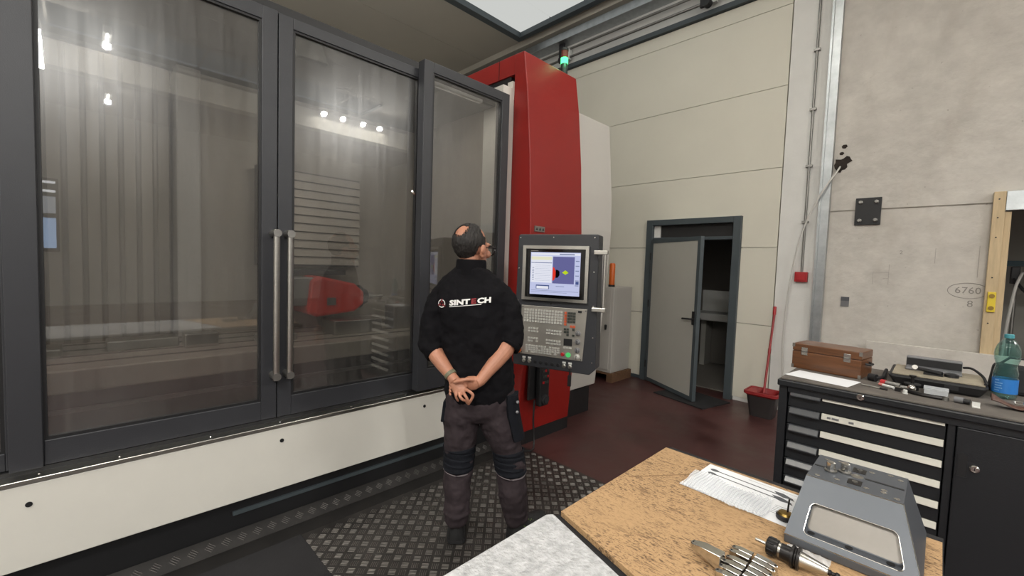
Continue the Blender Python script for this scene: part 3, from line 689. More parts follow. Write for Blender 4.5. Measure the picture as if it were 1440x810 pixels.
# work table
wt = mpart(BX(-3.85, -1.2, .86, -3.0, 2.3, .98), 'work_table', M['inner'], bevel=.01)
for k in range(4): mpart(BX(-3.78 + k * .2, -1.2, .975, -3.755 + k * .2, 2.3, .983), 'table_slot', M['inner_dark'], wt)
mpart(BX(-3.7, 1.8, .66, -3.1, 2.0, .86), 'table_foot', M['inner_dark']); mpart(BX(-3.7, -.6, .66, -3.1, -.4, .86), 'table_foot', M['inner_dark'])
for (a, b, c, d, e) in ((-3.5, .25, .16, .34, .06), (-3.35, .52, .10, .18, .09), (-3.45, -.25, .2, .3, .05), (-3.4, 1.55, .25, .4, .11), (-3.4, 1.98, .16, .2, .2), (-3.3, .95, .12, .25, .05)):
    mpart(BX(a - c / 2, b - d / 2, .98, a + c / 2, b + d / 2, .98 + e), 'clamp_block', M['steel'], wt, bevel=.008)
mpart(BX(-2.95, -1.2, .78, -2.93, 2.3, .80), 'coolant_pipe', M['steel'])
# added lamp strips, out of sight behind the door header, brighten the work space
for y0, y1 in ((-1.0, .5), (.9, 2.3)):
    mpart(BX(-2.755, y0, 2.875, -2.715, y1, 2.898), 'added_lamp_strip', M['tube_white'])
    ld = bpy.data.lights.new('added_lamp_strip_light', 'AREA'); ld.shape = 'RECTANGLE'; ld.size = .04; ld.size_y = y1 - y0; ld.energy = (14 if y0 < 0 else 9); ld.color = (1, .95, .88)
    lo = bpy.data.objects.new('added_lamp_strip_light', ld); COL.objects.link(lo); lo.parent = MC
    lo.location = (-2.735 + 3.6, (y0 + y1) / 2 - 1.2, 2.872); lo.rotation_euler = (0, math.radians(12), 0)

# ---- red corner column: portal with a gently bulged front
Y0r, Y1r = 2.60, 3.31
prof = [(-2.49, .115), (-2.445, .75), (-2.42, 1.35), (-2.415, 1.9), (-2.45, 2.5), (-2.50, 3.0), (-2.555, 3.345)]
def bulge(y0, y1, back, pr, z_top=None):
    mb = MB(); L = [[(x, y0, z), (x, y1, z), (back, y1, z), (back, y0, z)] for x, z in pr]
    return mb.rings(L)
red = mpart(bulge(Y0r, Y1r, -2.66, prof), 'red_cover', M['red'], bevel=.006)
mpart(BX(-3.5, Y0r + .004, 3.185, -2.60, Y1r - .004, 3.35), 'portal_beam', M['red'], red, bevel=.005)
mpart(BX(-2.862, Y0r + .001, 3.185, -2.858, Y0r + .005, 3.35), 'beam_joint', M['black'], red)
mpart(BX(-4.3, Y0r + .08, .27, -2.66, Y1r, 3.185), 'rear_body', M['machine_grey'])
mpart(BX(-4.3, Y0r + .02, 2.98, -2.72, Y0r + .08, 3.185), 'portal_recess', M['black'])
mpart(BX(-2.72, Y0r - .02, 3.0, -2.66, Y0r + .06, 3.12), 'corner_bracket', M['machine_white'])
# warning plate on the red column
wp = mpart(BX(-2.425, 2.645, 1.855, -2.405, 2.77, 1.90), 'warning_plate', M['steel_dull'], red)
for k in range(3):
    yk = 2.668 + k * .04
    mpart(MB().prism([(yk - .013, 1.866), (yk + .013, 1.866), (yk, 1.889)], 'x', -2.405, -2.403), 'warning_triangle', M['black'], wp)
# pale cover beyond the red column
prof2 = [(-2.60, .31), (-2.55, .9), (-2.50, 1.5), (-2.48, 1.95), (-2.49, 2.3), (-2.53, 2.75), (-2.555, 3.05)]
mpart(bulge(3.32, 3.915, -2.9, prof2), 'pale_cover', M['machine_grey'], bevel=.006)
mpart(BX(-4.3, 3.32, .27, -2.9, 3.915, 3.05), 'rear_cover', M['machine_grey'])
# levelling foot and fittings under the corner
for yb in (3.42, 3.78):
    mpart(MB().lathe([(.05, 0), (.05, .02), (.02, .03), (.02, .30)], 14, (-2.78, yb, 0), (0, 0, 1)), 'levelling_foot', M['steel_dull'], smooth=True)
mpart(BX(-2.70, 3.45, .20, -2.62, 3.56, .30), 'terminal_box', M['black'], bevel=.005)
mpart(BX(-2.66, 2.67, .0, -2.50, 3.32, .115), 'column_foot', M['black'])

# ------------------------------------------------------------------ signal tower
t = thing('signal_tower', 'slim signal tower with its green lamp lit on top of the red column', 'signal light', (-2.60, 3.18, 3.35))
MB().cyl((-2.60, 3.18, 3.35), (-2.60, 3.18, 3.40), .034, n=20).build('foot', M['black'], t, smooth=True)
MB().cyl((-2.60, 3.18, 3.40), (-2.60, 3.18, 3.445), .032, n=20).build('dark_segment', mat('dark_green_lens', (30, 52, 40), .3), t, smooth=True)
MB().cyl((-2.60, 3.18, 3.445), (-2.60, 3.18, 3.50), .034, n=20).build('green_lamp', M['green_on'], t, smooth=True)
MB().cyl((-2.60, 3.18, 3.50), (-2.60, 3.18, 3.565), .032, n=20).build('red_segment', mat('dark_red_lens', (96, 40, 34), .3), t, smooth=True)
MB().lathe([(.036, 0), (.036, .02), (.012, .028)], 20, (-2.60, 3.18, 3.565)).build('cap', M['black'], t, smooth=True)
gl = bpy.data.lights.new('green_glow', 'POINT'); gl.energy = .8; gl.color = (.2, 1, .45); gl.shadow_soft_size = .03
go = bpy.data.objects.new('green_glow', gl); COL.objects.link(go); go.parent = t; go.location = (.08, -.05, .12)

# ------------------------------------------------------------------ control pendant
e = Vector((.929, .370, 0)); angp = math.atan2(.370, .929)
CPo = thing('control_pendant', 'anthracite control pendant with lit screen and steel keyboard beside the red column', 'control panel', (-1.855, 2.305, .84), angp)
ZB = .84
def pp(mb, name, m, parent=CPo, **k):
    """coordinates: x along the face, y depth (front face at 0, back positive), z absolute height"""
    mb.xf(mw(CPo) @ Matrix.Translation((0, 0, -ZB)))
    return mb.build(name, m, parent, **k)
hs = pp(MB().prism([(-.325, .855), (.235, .845), (.275, .885), (.262, 1.787), (.25, 1.79), (-.30, 1.79), (-.312, 1.78)], 'y', .0, .14), 'housing', M['anthracite'], bevel=.006)
for px_, pz_ in ((-.295, 1.765), (-.05, 1.768), (.235, 1.768), (-.30, 1.55), (.24, 1.54), (-.30, 1.32), (.243, 1.31), (-.05, 1.31), (.25, 1.1), (.25, .93)):
    pp(MB().lathe([(.006, 0), (.004, .003)], 10, (px_, 0, pz_), (0, -1, 0)), 'screw', M['chrome'], hs)
bz = pp(frame_mb(-.264, .206, 1.33, 1.71, -.240, .184, 1.349, 1.688, 0, .02).xf(Matrix(((0, 1, 0, 0), (1, 0, 0, -.006 + .0), (0, 0, 1, 0), (0, 0, 0, 1)))), 'screen_bezel', M['steel'])
for px_ in (-.253, .196):
    for pz_ in (1.34, 1.70): pp(MB().lathe([(.004, 0), (.003, .003)], 8, (px_, -.006, pz_), (0, -1, 0)), 'screw', M['black'], bz)
sg = pp(BX(-.242, -.008, 1.347, .186, -.001, 1.690), 'screen_glass', M['screen_glass'])
def scr(x0, z0, x1, z1, m, lvl=0, name='screen_area'):
    return pp(BX(x0, -.0090 - lvl * .0004, z0, x1, -.0085 - lvl * .0004, z1), name, m, sg)
scr(-.210, 1.371, .147, 1.665, M['scr'], 0, 'lit_screen')
scr(-.205, 1.645, .145, 1.66, M['scr_w'], 1, 'title_bar')
scr(.0, 1.648, .105, 1.656, M['scr_line'], 2, 'title_text')
scr(-.205, 1.455, -.052, 1.64, M['scr_w'], 1, 'program_list')
scr(-.205, 1.612, -.052, 1.634, M['scr_cream'], 2, 'cream_row'); scr(-.205, 1.590, -.052, 1.594, M['scr_blue'], 2, 'selected_row')
mb = MB()
for k in range(10): mb.box(-.175, -.0102, 1.468 + k * .0118, -.06, -.0098, 1.4690 + k * .0118)
for k in range(8): mb.box(-.196, -.0102, 1.472 + k * .0118, -.182, -.0098, 1.476 + k * .0118)
pp(mb, 'program_lines', M['scr_line'], sg)
scr(-.046, 1.452, .107, 1.636, M['scr_sim'], 1, 'simulation_view')
pp(MB().prism([(-.046, 1.470), (-.034, 1.475), (-.024, 1.500), (-.024, 1.535), (-.034, 1.560), (-.046, 1.564)], 'y', -.0104, -.0099), 'drawn_head', M['scr_red'], sg)
pp(MB().prism([(-.024, 1.490), (-.008, 1.492), (.004, 1.510), (.004, 1.535), (-.008, 1.545), (-.024, 1.548)], 'y', -.0104, -.0099), 'drawn_nose', M['scr_black'], sg)
pp(MB().prism([(.022, 1.528), (.045, 1.514), (.068, 1.528), (.045, 1.545)], 'y', -.0104, -.0099), 'drawn_part', M['scr_green'], sg)
mb = MB()
for k in range(6): mb.box(.115, -.0102, 1.44 + k * .033, .14, -.0098, 1.446 + k * .033)
mb.box(-.20, -.0102, 1.398, .14, -.0098, 1.4005).box(-.02, -.0102, 1.43, .04, -.0098, 1.434).box(-.20, -.0102, 1.388, .06, -.0098, 1.390)
pp(mb, 'menu_marks', M['scr_line'], sg)
scr(-.165, 1.41, -.068, 1.438, M['scr_blue'], 1, 'dialog_frame'); scr(-.160, 1.412, -.073, 1.430, M['scr_w'], 2, 'dialog_field')
scr(.118, 1.45, .140, 1.47, M['scr_blue'], 1, 'active_softkey')
scr(-.21, 1.672, -.155, 1.677, M['key'], 1, 'maker_name')
# keyboard plate
kp = pp(MB().prism([(-.268, .940), (.186, .934), (.206, 1.288), (-.268, 1.288)], 'y', -.007, 0), 'keyboard_plate', M['plate_steel'], bevel=.002)
for c in ((-.258, 1.278), (.196, 1.278), (.176, .944), (-.258, .95)): pp(MB().lathe([(.004, 0), (.003, .003)], 8, (c[0], -.007, c[1]), (0, -1, 0)), 'screw', M['black'], kp)
def keys(x0, z0, nx, nz, dx, dz, w, h, m, name, skew=0.0, skip=0.0):
    mb = MB()
    for j in range(nz):
        for i in range(nx):
            if skip and random.random() < skip: continue
            x = x0 + i * dx + skew * j; z = z0 - j * dz
            mb.box(x, -.015, z - h, x + w, -.007, z)
    return pp(mb, name, m, kp, kind='stuff')
random.seed(5)
keys(-.245, 1.265, 14, 5, .0205, .0195, .0155, .0135, M['key_light'], 'letter_keys')
keys(-.21, 1.135, 4, 2, .02, .02, .015, .012, M['key_light'], 'small_keys'); keys(-.075, 1.13, 6, 2, .0185, .02, .0145, .012, M['key_light'], 'small_keys')
keys(-.21, 1.065, 4, 2, .02, .02, .015, .012, M['key_light'], 'small_keys', 0, .2); keys(-.075, 1.06, 6, 2, .0185, .02, .0145, .012, M['key_light'], 'small_keys')
keys(-.225, 1.01, 13, 4, .0195, .0145, .0155, .0105, M['key_light'], 'plain_keys', 0, .06)
keys(.052, 1.262, 1, 5, .02, .0195, .0155, .0145, M['key_orange'], 'orange_keys'); keys(.074, 1.262, 3, 4, .0195, .0195, .0155, .0145, M['key_dark'], 'dark_keys')
keys(.094, 1.172, 2, 1, .0195, .02, .0155, .0145, M['key_orange'], 'orange_keys'); keys(.052, 1.150, 4, 3, .0195, .0195, .0155, .0135, M['key_dark'], 'dark_keys', 0, .2)
pp(BX(.052, -.009, 1.030, .112, -.007, 1.078), 'touchpad', M['black'], kp)
keys(.052, 1.022, 3, 1, .02, .02, .017, .012, M['key_light'], 'pad_keys')
pp(BX(.145, -.012, 1.262, .170, -.007, 1.276), 'port_cover', M['black'], kp)
for kz, m_ in ((1.122, 'plastic_grey'), (1.064, 'plastic_grey'), (1.006, 'plastic_grey'), (.962, 'key_light')):
    kn = pp(MB().lathe([(.0185, 0), (.0185, .005), (.013, .007), (.011, .024), (.004, .026)], 18, (.150, -.007, kz), (0, -1, 0)), 'override_knob', M[m_], kp, smooth=True)
    pp(BX(.148, -.036, kz - .012, .152, -.030, kz + .012), 'knob_pointer', M['black'], kn)
pp(MB().lathe([(.017, 0), (.017, .006), (.013, .008), (.013, .014)], 18, (.088, -.007, .968), (0, -1, 0)), 'start_button', M['green_btn'], kp, smooth=True)
pp(MB().lathe([(.013, 0), (.013, .006), (.010, .008), (.010, .014)], 18, (.048, -.007, .968), (0, -1, 0)), 'stop_button', M['alarm'], kp, smooth=True)
pp(MB().lathe([(.02, 0), (.02, .004), (.011, .006), (.011, .015), (.018, .016), (.018, .03)], 18, (-.275, -.002, .965), (0, -1, 0)), 'emergency_button', M['orange'], hs, smooth=True)
pp(MB().lathe([(.014, 0), (.014, .008), (.01, .01)], 18, (-.280, -.002, 1.008), (0, -1, 0)), 'white_button', M['tube_white'], hs, smooth=True)
pp(MB().lathe([(.014, 0), (.014, .008), (.01, .01)], 18, (-.284, -.002, 1.115), (0, -1, 0)), 'white_button', M['tube_white'], hs, smooth=True)
for k in range(9):
    x_ = -.238 + k * .0425; z_ = .892 - k * .0008
    if k in (0, 1, 7, 8):
        pp(MB().lathe([(.014, 0), (.014, .005), (.009, .007), (.009, .016)], 16, (x_, 0, z_), (0, -1, 0)), 'selector_switch', M['steel'], hs, smooth=True)
        pp(BX(x_ - .012, -.003, z_ + .017, x_ + .012, 0, z_ + .030), 'switch_label', M['tube_white'], hs)
    else:
        pp(MB().lathe([(.0125, 0), (.0125, .004), (.009, .005)], 16, (x_, 0, z_), (0, -1, 0)), 'blind_plug', M['black'], hs, smooth=True)
# grab handle on the right flank
hb = pp(MB().cyl((.318, -.045, 1.29), (.318, -.045, 1.68), .0125, n=16), 'grab_handle', M['steel'], smooth=True)
for zz in (1.295, 1.668): pp(BX(.245, -.06, zz - .014, .336, -.03, zz + .014), 'handle_bracket', M['steel'], hb, bevel=.004)
# arm to the column
pp(MB().box(-.10, .14, 1.30, .02, .52, 1.42).box(-.35, .34, 1.30, .02, .46, 1.42), 'support_arm', M['anthracite'], bevel=.008)
# key with tag hanging below
pp(MB().tube([(.105, -.01, .885), (.107, -.012, .84), (.106, -.012, .76)], .006, 8).box(.094, -.02, .755, .116, -.004, .83), 'key_tag', M['black'])

# ------------------------------------------------------------------ hand wheel remote on the red column
t = thing('handwheel_remote', 'black handwheel remote hung on the lower red column', 'remote control', (-2.40, 2.76, .30))
BX(-2.44, 2.655, .42, -2.415, 2.755, .84).build('cradle', M['black'], t, bevel=.006)
bd = MB().box(-2.415, 2.735, .36, -2.355, 2.855, .80).build('body', M['black'], t, bevel=.015)
MB().lathe([(.045, 0), (.045, .012), (.03, .016), (.03, .022)], 24, (-2.355, 2.795, .42), (1, 0, 0)).build('wheel', M['rubber'], bd, smooth=True)
for k in range(4):
    for j in range(3): BX(-2.356, 2.757 + j * .028, .56 + k * .05, -2.350, 2.777 + j * .028, .58 + k * .05).build('key', M['key_dark'] if (k + j) % 3 else M['alarm'], bd)
tag(MB().tube(smooth_path([(-2.39, 2.70, .42), (-2.385, 2.69, .25), (-2.36, 2.68, .08), (-2.33, 2.62, .03), (-2.36, 2.5, .06), (-2.44, 2.45, .17)]), .008, 8).build('remote_cord', M['black'], smooth=True), 'black cord hanging from the handwheel remote towards the floor', 'cord')

# ------------------------------------------------------------------ floor plates in front of the machine
FP = thing('tread_plate', 'worn steel tread plate on the floor under the man', 'floor plate', (-1.6, 1.4, 0))
BX(-2.465, -1.2, 0, -.80, 2.655, .006).build('sheet', M['tread'], FP)
pit = .052; mb = MB()
C45 = math.sqrt(.5)
def bars(mb, x0, y0, x1, y1, z, T=None):
    # groups of four bars on a lattice turned 45 degrees to the sheet edges
    nn = int((x1 - x0 + y1 - y0) / pit) + 2
    for i in range(-nn, nn):
        for j in range(-nn, nn):
            x = (x0 + x1) / 2 + (i - j) * pit * C45; y = (y0 + y1) / 2 + (i + j) * pit * C45
            if not (x0 + .024 < x < x1 - .024 and y0 + .024 < y < y1 - .024): continue
            hor = (i + j) % 2 == 0
            for k in range(4):
                o_ = (k - 1.5) * .0098; l = .0185; wd = .0026
                vs = []
                for (a, b, h) in ((-l, -wd, 0), (l, -wd, 0), (l, wd, 0), (-l, wd, 0), (-l * .8, 0, .0015), (l * .8, 0, .0015)):
                    p = (a, b + o_) if hor else (b + o_, a)
                    p = ((p[0] - p[1]) * C45, (p[0] + p[1]) * C45)
                    q = (x + p[0], y + p[1], z + h)
                    vs.append(T @ Vector(q) if T else q)
                mb.add(vs, [(0, 1, 5, 4), (2, 3, 4, 5), (1, 2, 5), (3, 0, 4)])
bars(mb, -2.46, -.35, -.82, 2.64, .006)
o = mb.build('tread_pattern', M['tread_bar'], FP, kind='stuff')
KP = thing('tread_kick_plate', 'sloping tread plate strip along the foot of the black machine plinth', 'kick plate', (-2.57, .8, 0))
T = Matrix.Translation((-2.585, 0, .006)) @ Matrix.Rotation(math.radians(38.7), 4, 'Y')
BX(-2.585, -1.2, 0, -2.467, 2.58, .005).build('flat_strip', M['tread_dark'], KP)
MB().hexa([(-2.655, -1.2, 0), (-2.585, -1.2, 0), (-2.585, 2.58, 0), (-2.655, 2.58, 0)], [(-2.655, -1.2, .062), (-2.585, -1.2, .006), (-2.585, 2.58, .006), (-2.655, 2.58, .062)]).build('sheet', M['tread_dark'], KP)
mb = MB(); bars(mb, -.09, -.35, 0, 2.56, .0, T); mb.build('tread_pattern', M['tread'], KP, kind='stuff')
tag(MB().box(-2.46, -.95, .0085, -1.55, .84, .014).xf(Matrix.Translation((-1.85, .2, 0)) @ Matrix.Rotation(math.radians(0), 4, 'Z') @ Matrix.Translation((1.85, -.2, 0))).build('rubber_mat', M['rubber'], bevel=.003), 'smooth black rubber mat lying on the tread plate', 'mat')

# ================================================================== PERSON (seen from behind, hands clasped at the back)
PS = thing('person', 'man in black pullover and taupe work trousers standing with hands clasped behind his back', 'person', (-1.78, 1.56, .0085), math.atan2(.68, .733))
def ell(mb, rows, n=28, pw=2.3):
    """stacked horizontal super-ellipses: (z, cx, cy, rx, ry)"""
    R = []
    for z, cx, cy, rx, ry in rows:
        ring = []
        for i in range(n):
            a = 2 * PI * i / n; c, s = math.cos(a), math.sin(a)
            ring.append(Vector((cx + rx * math.copysign(abs(c) ** (2 / pw), c), cy + ry * math.copysign(abs(s) ** (2 / pw), s), z)))
        R.append(ring)
    return mb.rings(R)
def shrink(rows, k): return [(z, x, y, a - k, b - k) for z, x, y, a, b in rows]
TORSO = [(.80, -.008, .0, .180, .120), (.86, -.010, .0, .198, .130), (.93, -.014, -.002, .199, .135), (1.02, -.022, -.004, .192, .135), (1.12, -.034, -.006, .190, .136),
         (1.22, -.046, -.010, .196, .140), (1.30, -.055, -.014, .204, .140), (1.37, -.060, -.014, .204, .130), (1.42, -.063, -.010, .204, .116), (1.455, -.066, -.004, .188, .102), (1.485, -.07, .002, .158, .092), (1.513, -.074, .006, .120, .088), (1.537, -.076, .006, .092, .084)]
LARM = [((-.15, .0, 1.405), .058), ((-.215, .0, 1.395), .070), ((-.252, -.012, 1.32), .075), ((-.272, -.025, 1.22), .072), ((-.284, -.038, 1.14), .068), ((-.278, -.050, 1.10), .062), ((-.250, -.062, 1.068), .054)]
RARM = [((.03, .0, 1.405), .058), ((.092, .0, 1.395), .070), ((.126, -.012, 1.32), .075), ((.146, -.028, 1.23), .072), ((.158, -.045, 1.165), .066), ((.152, -.064, 1.128), .058)]
LLEG = [((-.098, .0, .80), .100), ((-.106, .0, .70), .108), ((-.111, .002, .60), .094), ((-.113, .008, .50), .081), ((-.117, .0, .40), .078), ((-.119, -.012, .29), .078), ((-.117, -.020, .19), .073), ((-.114, -.022, .13), .066), ((-.113, -.02, .095), .062)]
RLEG = [((.088, .0, .80), .100), ((.104, .0, .70), .106), ((.138, .008, .60), .094), ((.163, .016, .50), .083), ((.180, .012, .40), .081), ((.194, .008, .29), .080), ((.207, .014, .19), .074), ((.216, .022, .13), .068), ((.219, .026, .10), .064)]
# --- body: one continuous surface
HC = Vector((-.082, .012, 1.652)); HSC = 1.10; HR = Matrix.Translation(HC) @ Matrix.Rotation(math.radians(-35), 4, 'Z') @ Matrix.Rotation(math.radians(-4), 4, 'X') @ Matrix.Scale(HSC, 4)
mb = MB()
ell(mb, shrink(TORSO, .022))
for A in (LARM, RARM): mb.tube([p for p, r in A], [r * .66 for p, r in A], 14)
for A in (LLEG, RLEG): mb.tube([p for p, r in A], [r * .72 for p, r in A], 14)
mb.tube([(-.072, .005, 1.43), (-.078, .004, 1.52), (-.084, .008, 1.60)], [.066, .059, .060], 18)
def hsp(c, r): mb.sphere(HR @ Vector(c), r, 20, 14, HR.to_3x3())
hsp((0, -.012, .022), (.074, .094, .090)); hsp((0, .030, -.012), (.066, .072, .078)); hsp((0, .045, -.062), (.054, .052, .052)); hsp((0, .066, -.092), (.030, .028, .024))
hsp((0, .100, -.022), (.012, .020, .026)); hsp((0, .108, -.040), (.015, .016, .013)); hsp((0, .090, -.068), (.026, .012, .010)); hsp((0, .088, .022), (.050, .016, .014))
for s in (-1, 1):
    hsp((s * .078, .004, -.022), (.013, .020, .033)); hsp((s * .088, -.006, -.012), (.010, .018, .024)); hsp((s * .045, .075, -.028), (.022, .018, .020))
# left forearm and hand
LF = [((-.276, -.045, 1.12), .045), ((-.238, -.078, 1.055), .044), ((-.192, -.115, 1.012), .037), ((-.142, -.150, .966), .028), ((-.122, -.162, .945), .029)]
mb.tube([p for p, r in LF], [r for p, r in LF], 16)
mb.tube([(-.135, -.155, .958), (-.112, -.170, .932), (-.090, -.184, .906), (-.082, -.190, .896)], [.026, .036, .038, .034], 16, flat=[.8, .5, .45, .4], up=(.7, .1, .6))
RF = [((.156, -.050, 1.145), .047), ((.128, -.080, 1.10), .047), ((.086, -.118, 1.048), .041), ((.045, -.148, 1.0), .034), ((.010, -.172, .955), .029), ((-.005, -.178, .948), .029)]
mb.tube([p for p, r in RF], [r for p, r in RF], 16)
mb.tube([(.006, -.176, .952), (-.018, -.180, .946), (-.042, -.172, .940), (-.060, -.160, .934)], [.028, .038, .040, .034], 16, flat=[.8, .5, .42, .4], up=(.1, 0, 1))
def finger(pts, r):
    p = smooth_path(pts, 4); n = len(p)
    mb.tube([p[0]] + p[1:] + [p[-1] + (p[-1] - p[-2]).normalized() * r * .7], [r * (1 - .22 * i / n) for i in range(n)] + [r * .4], 10)
finger([(-.112, -.176, .912), (-.112, -.196, .892), (-.106, -.196, .868), (-.099, -.186, .850)], .0085)
finger([(-.096, -.184, .902), (-.088, -.208, .884), (-.074, -.214, .868), (-.062, -.204, .858)], .0095)
finger([(-.078, -.188, .900), (-.060, -.212, .888), (-.048, -.214, .868), (-.050, -.202, .846)], .0092)
finger([(-.068, -.186, .914), (-.040, -.206, .908), (-.020, -.208, .890), (-.030, -.204, .862), (-.044, -.196, .838)], .009)
finger([(-.118, -.160, .935), (-.118, -.142, .905), (-.105, -.140, .885)], .010)
finger([(-.012, -.186, .962), (-.045, -.204, .970), (-.085, -.208, .962), (-.120, -.199, .949)], .011)
for k, zz in enumerate((.956, .938, .920, .903)):
    finger([(-.052, -.160, zz), (-.090, -.146, zz - .004), (-.128, -.148, zz - .012), (-.146, -.163, zz - .02), (-.142, -.176, zz - .026)], .0085)
body = remeshed(mb, .0032, 4, 'body', M['skin'], PS)
# --- hair: shell over sides and back of the head, crown bald
hb_ = MB(); nth, nph = 180, 100; grid = {}
rnd = random.Random(11)
from mathutils import noise as mnoise
def hair_on(v):
    # v in head frame (unit direction from the skull centre)
    crown = Vector((0.04, -.78, .62)).normalized()
    if v.y > .62: return False
    if v.z < -.88 or (v.z < -.22 and v.y > -.12): return False
    wob0 = .06 * mnoise.noise(v * 5)
    if v.y > .10 + wob0 and v.z > .35: return False
    if v.y > .34 and v.z > -.3: return False
    if abs(v.x) < .30 + wob0 and v.z > .55 and v.y > -.55: return mnoise.noise(v * 9) > -.05
    d = v.angle(crown)
    wob = .10 * mnoise.noise(v * 4) + .16 * mnoise.noise(Vector((v.x * 30, v.y * 30, v.z * 12)))
    # oval bald patch, wider front to back
    lim = .50 + wob
    return d > lim
def hpos(i, j, off):
    th = 2 * PI * i / nth; ph = PI * j / nph
    v = Vector((math.sin(ph) * math.cos(th), math.sin(ph) * math.sin(th), math.cos(ph)))
    nz_ = .003 * mnoise.noise(Vector((v.x * 9, v.y * 9, v.z * 3))) + .002 * mnoise.noise(Vector((v.x * 30, v.y * 30, v.z * 6)))
    low = max(0, -v.z - .1) * .010
    r = Vector((.074 + off + nz_ - low, .094 + off + nz_ - low * .2, .090 + off + nz_))
    return Vector((r.x * v.x, -.012 + r.y * v.y, .022 + r.z * v.z)), v
vs_, fs_ = [], []
for j in range(nph + 1):
    for i in range(nth): vs_.append(HR @ hpos(i, j, .005)[0])
for j in range(nph):
    for i in range(nth):
        th = 2 * PI * (i + .5) / nth; ph = PI * (j + .5) / nph
        v = Vector((math.sin(ph) * math.cos(th), math.sin(ph) * math.sin(th), math.cos(ph)))
        if hair_on(v): fs_.append((j * nth + i, (j + 1) * nth + i, (j + 1) * nth + (i + 1) % nth, j * nth + (i + 1) % nth))
used = sorted({k for f in fs_ for k in f}); rm = {k: q for q, k in enumerate(used)}
hb_.add([vs_[k] for k in used], [tuple(rm[k] for k in f) for f in fs_])
M['hair'] = mat('dark_grey_hair', (33, 29, 27), .65, var=.5, vscale=60, bump=.5, bscale=140, stretch=(1, 1, .35))
hair = hb_.build('hair', M['hair'], PS, local=True, smooth=True, angle=180)
md = hair.modifiers.new('s', 'SOLIDIFY'); md.thickness = .007; md.offset = -1
# --- spectacles
mb = MB()
def hp(*a): return HR @ Vector(a)
for s in (-1, 1):
    mb.tube([hp(s * .081, -.004, -.004), hp(s * .083, .03, .000), hp(s * .080, .085, .006), hp(s * .076, .107, .006)], .0032, 8)
    mb.tube([hp(s * .081, -.004, -.004), hp(s * .080, -.016, -.018)], .003, 8)
    ring = [hp(s * .040 + .036 * math.cos(2 * PI * i / 24) * (1 if True else 1), .108 - .010 * abs(math.cos(2 * PI * i / 24) * .9 + s) * .5, -.008 + .024 * math.sin(2 * PI * i / 24)) for i in range(25)]
    mb.tube(ring, .0034, 6)
mb.tube([hp(-.008, .112, -.004), hp(0, .115, -.001), hp(.008, .112, -.004)], .003, 6)
gl_ = mb.build('spectacles', M['glass_frame'], PS, local=True, smooth=True)
# --- pullover
mb = MB(); ell(mb, TORSO)
for A in (LARM, RARM): mb.tube([p for p, r in A], [r for p, r in A], 20)
# rolled and bunched sleeves
def bunch(path, rr):
    for (p, q, r) in path: mb.tube([p, q], [r, r * .97], 18)
sw = remeshed(mb, .007, 7, 'pullover', M['sweater'], PS, disp=[(.09, .026), (.035, .010)])
# rolled cuffs, collar
def cuff(c, d, r, h, name):
    c = Vector(c); d = Vector(d).normalized()
    MB().lathe([(r * .90, -h), (r, -h * .85), (r * 1.02, -h * .4), (r * 1.0, 0), (r * .9, h * .05), (r * .8, 0), (r * .8, -h * .6)], 24, c, d).build(name, M['sweat_rib'], PS, local=True, smooth=True, angle=180)
cuff((-.246, -.066, 1.062), (.045, -.036, -.045), .056, .035, 'rolled_cuff')
cuff((.147, -.070, 1.118), (-.03, -.03, -.045), .060, .035, 'rolled_cuff')
mb = MB(); n = 28; R = []
for (z, r, ro) in ((1.50, .090, 0), (1.53, .084, 0), (1.574, .081, 0), (1.583, .077, 0), (1.573, .073, 0), (1.50, .072, 0)):
    R.append([Vector((-.077 + r * 1.02 * math.cos(2 * PI * i / n), .004 + r * 1.0 * math.sin(2 * PI * i / n), z - .018 * max(0, math.sin(2 * PI * i / n)))) for i in range(n)])
mb.rings(R, cap=False)
mb.build('collar', M['sweat_rib'], PS, local=True, smooth=True, angle=180)
# --- lettering on the back, draped on the cloth
bv = BVHTree.FromObject(sw, bpy.context.evaluated_depsgraph_get()) if False else BVHTree.FromPolygons([v.co for v in sw.data.vertices], [p.vertices for p in sw.data.polygons])
# smooth patch through the cloth where the print sits
import numpy as np
_g = [(s, z) for s in np.linspace(-.245, .03, 34) for z in np.linspace(1.30, 1.41, 18)]
_y = np.array([bv.ray_cast(Vector((s, -.6, z)), Vector((0, 1, 0)))[0].y for s, z in _g])
def _b(s, z): s = (s + .1) * 5; z = (z - 1.355) * 10; return [1, s, z, s * s, s * z, z * z, s ** 3, s * s * z, s ** 4]
_c = np.linalg.lstsq(np.array([_b(s, z) for s, z in _g]), _y, rcond=None)[0]
_o = float(np.percentile(np.array([_b(s, z) for s, z in _g]) @ _c - _y, 97)) + .0008
def drape(vs, fs, name, m):
    out = [Vector((s, float(np.dot(_b(s, z), _c)) - _o, z)) for (s, z) in vs]
    return MB().add(out, fs).build(name, m, sw, local=True)
def word(body, s0, z0, size, m, name, sx, slope):
    vs, fs = text_mesh(body, size, 'LEFT', .0018, sx)
    drape([(p.x + s0, z0 + p.y + slope * p.x) for p in vs], fs, name, m)
    return max(p.x for p in vs)
sl_ = .115; s_ = -.166
for wd_, m_ in (('SINT', 'white_print'), ('E', 'red_print'), ('CH', 'white_print')):
    wlen = word(wd_, s_, 1.350 + (s_ + .166) * sl_, .036, M[m_], 'printed_word', 1.42, sl_); s_ += wlen + .005
nb = 24; vs = []; fs = []
for i in range(nb + 1):
    s = -.166 + .168 * i / nb
    vs += [(s, 1.330 + (s + .166) * sl_), (s, 1.3335 + (s + .166) * sl_)]
    if i < nb: fs.append((2 * i, 2 * i + 2, 2 * i + 3, 2 * i + 1))
drape(vs, fs, 'printed_line', M['white_print'])
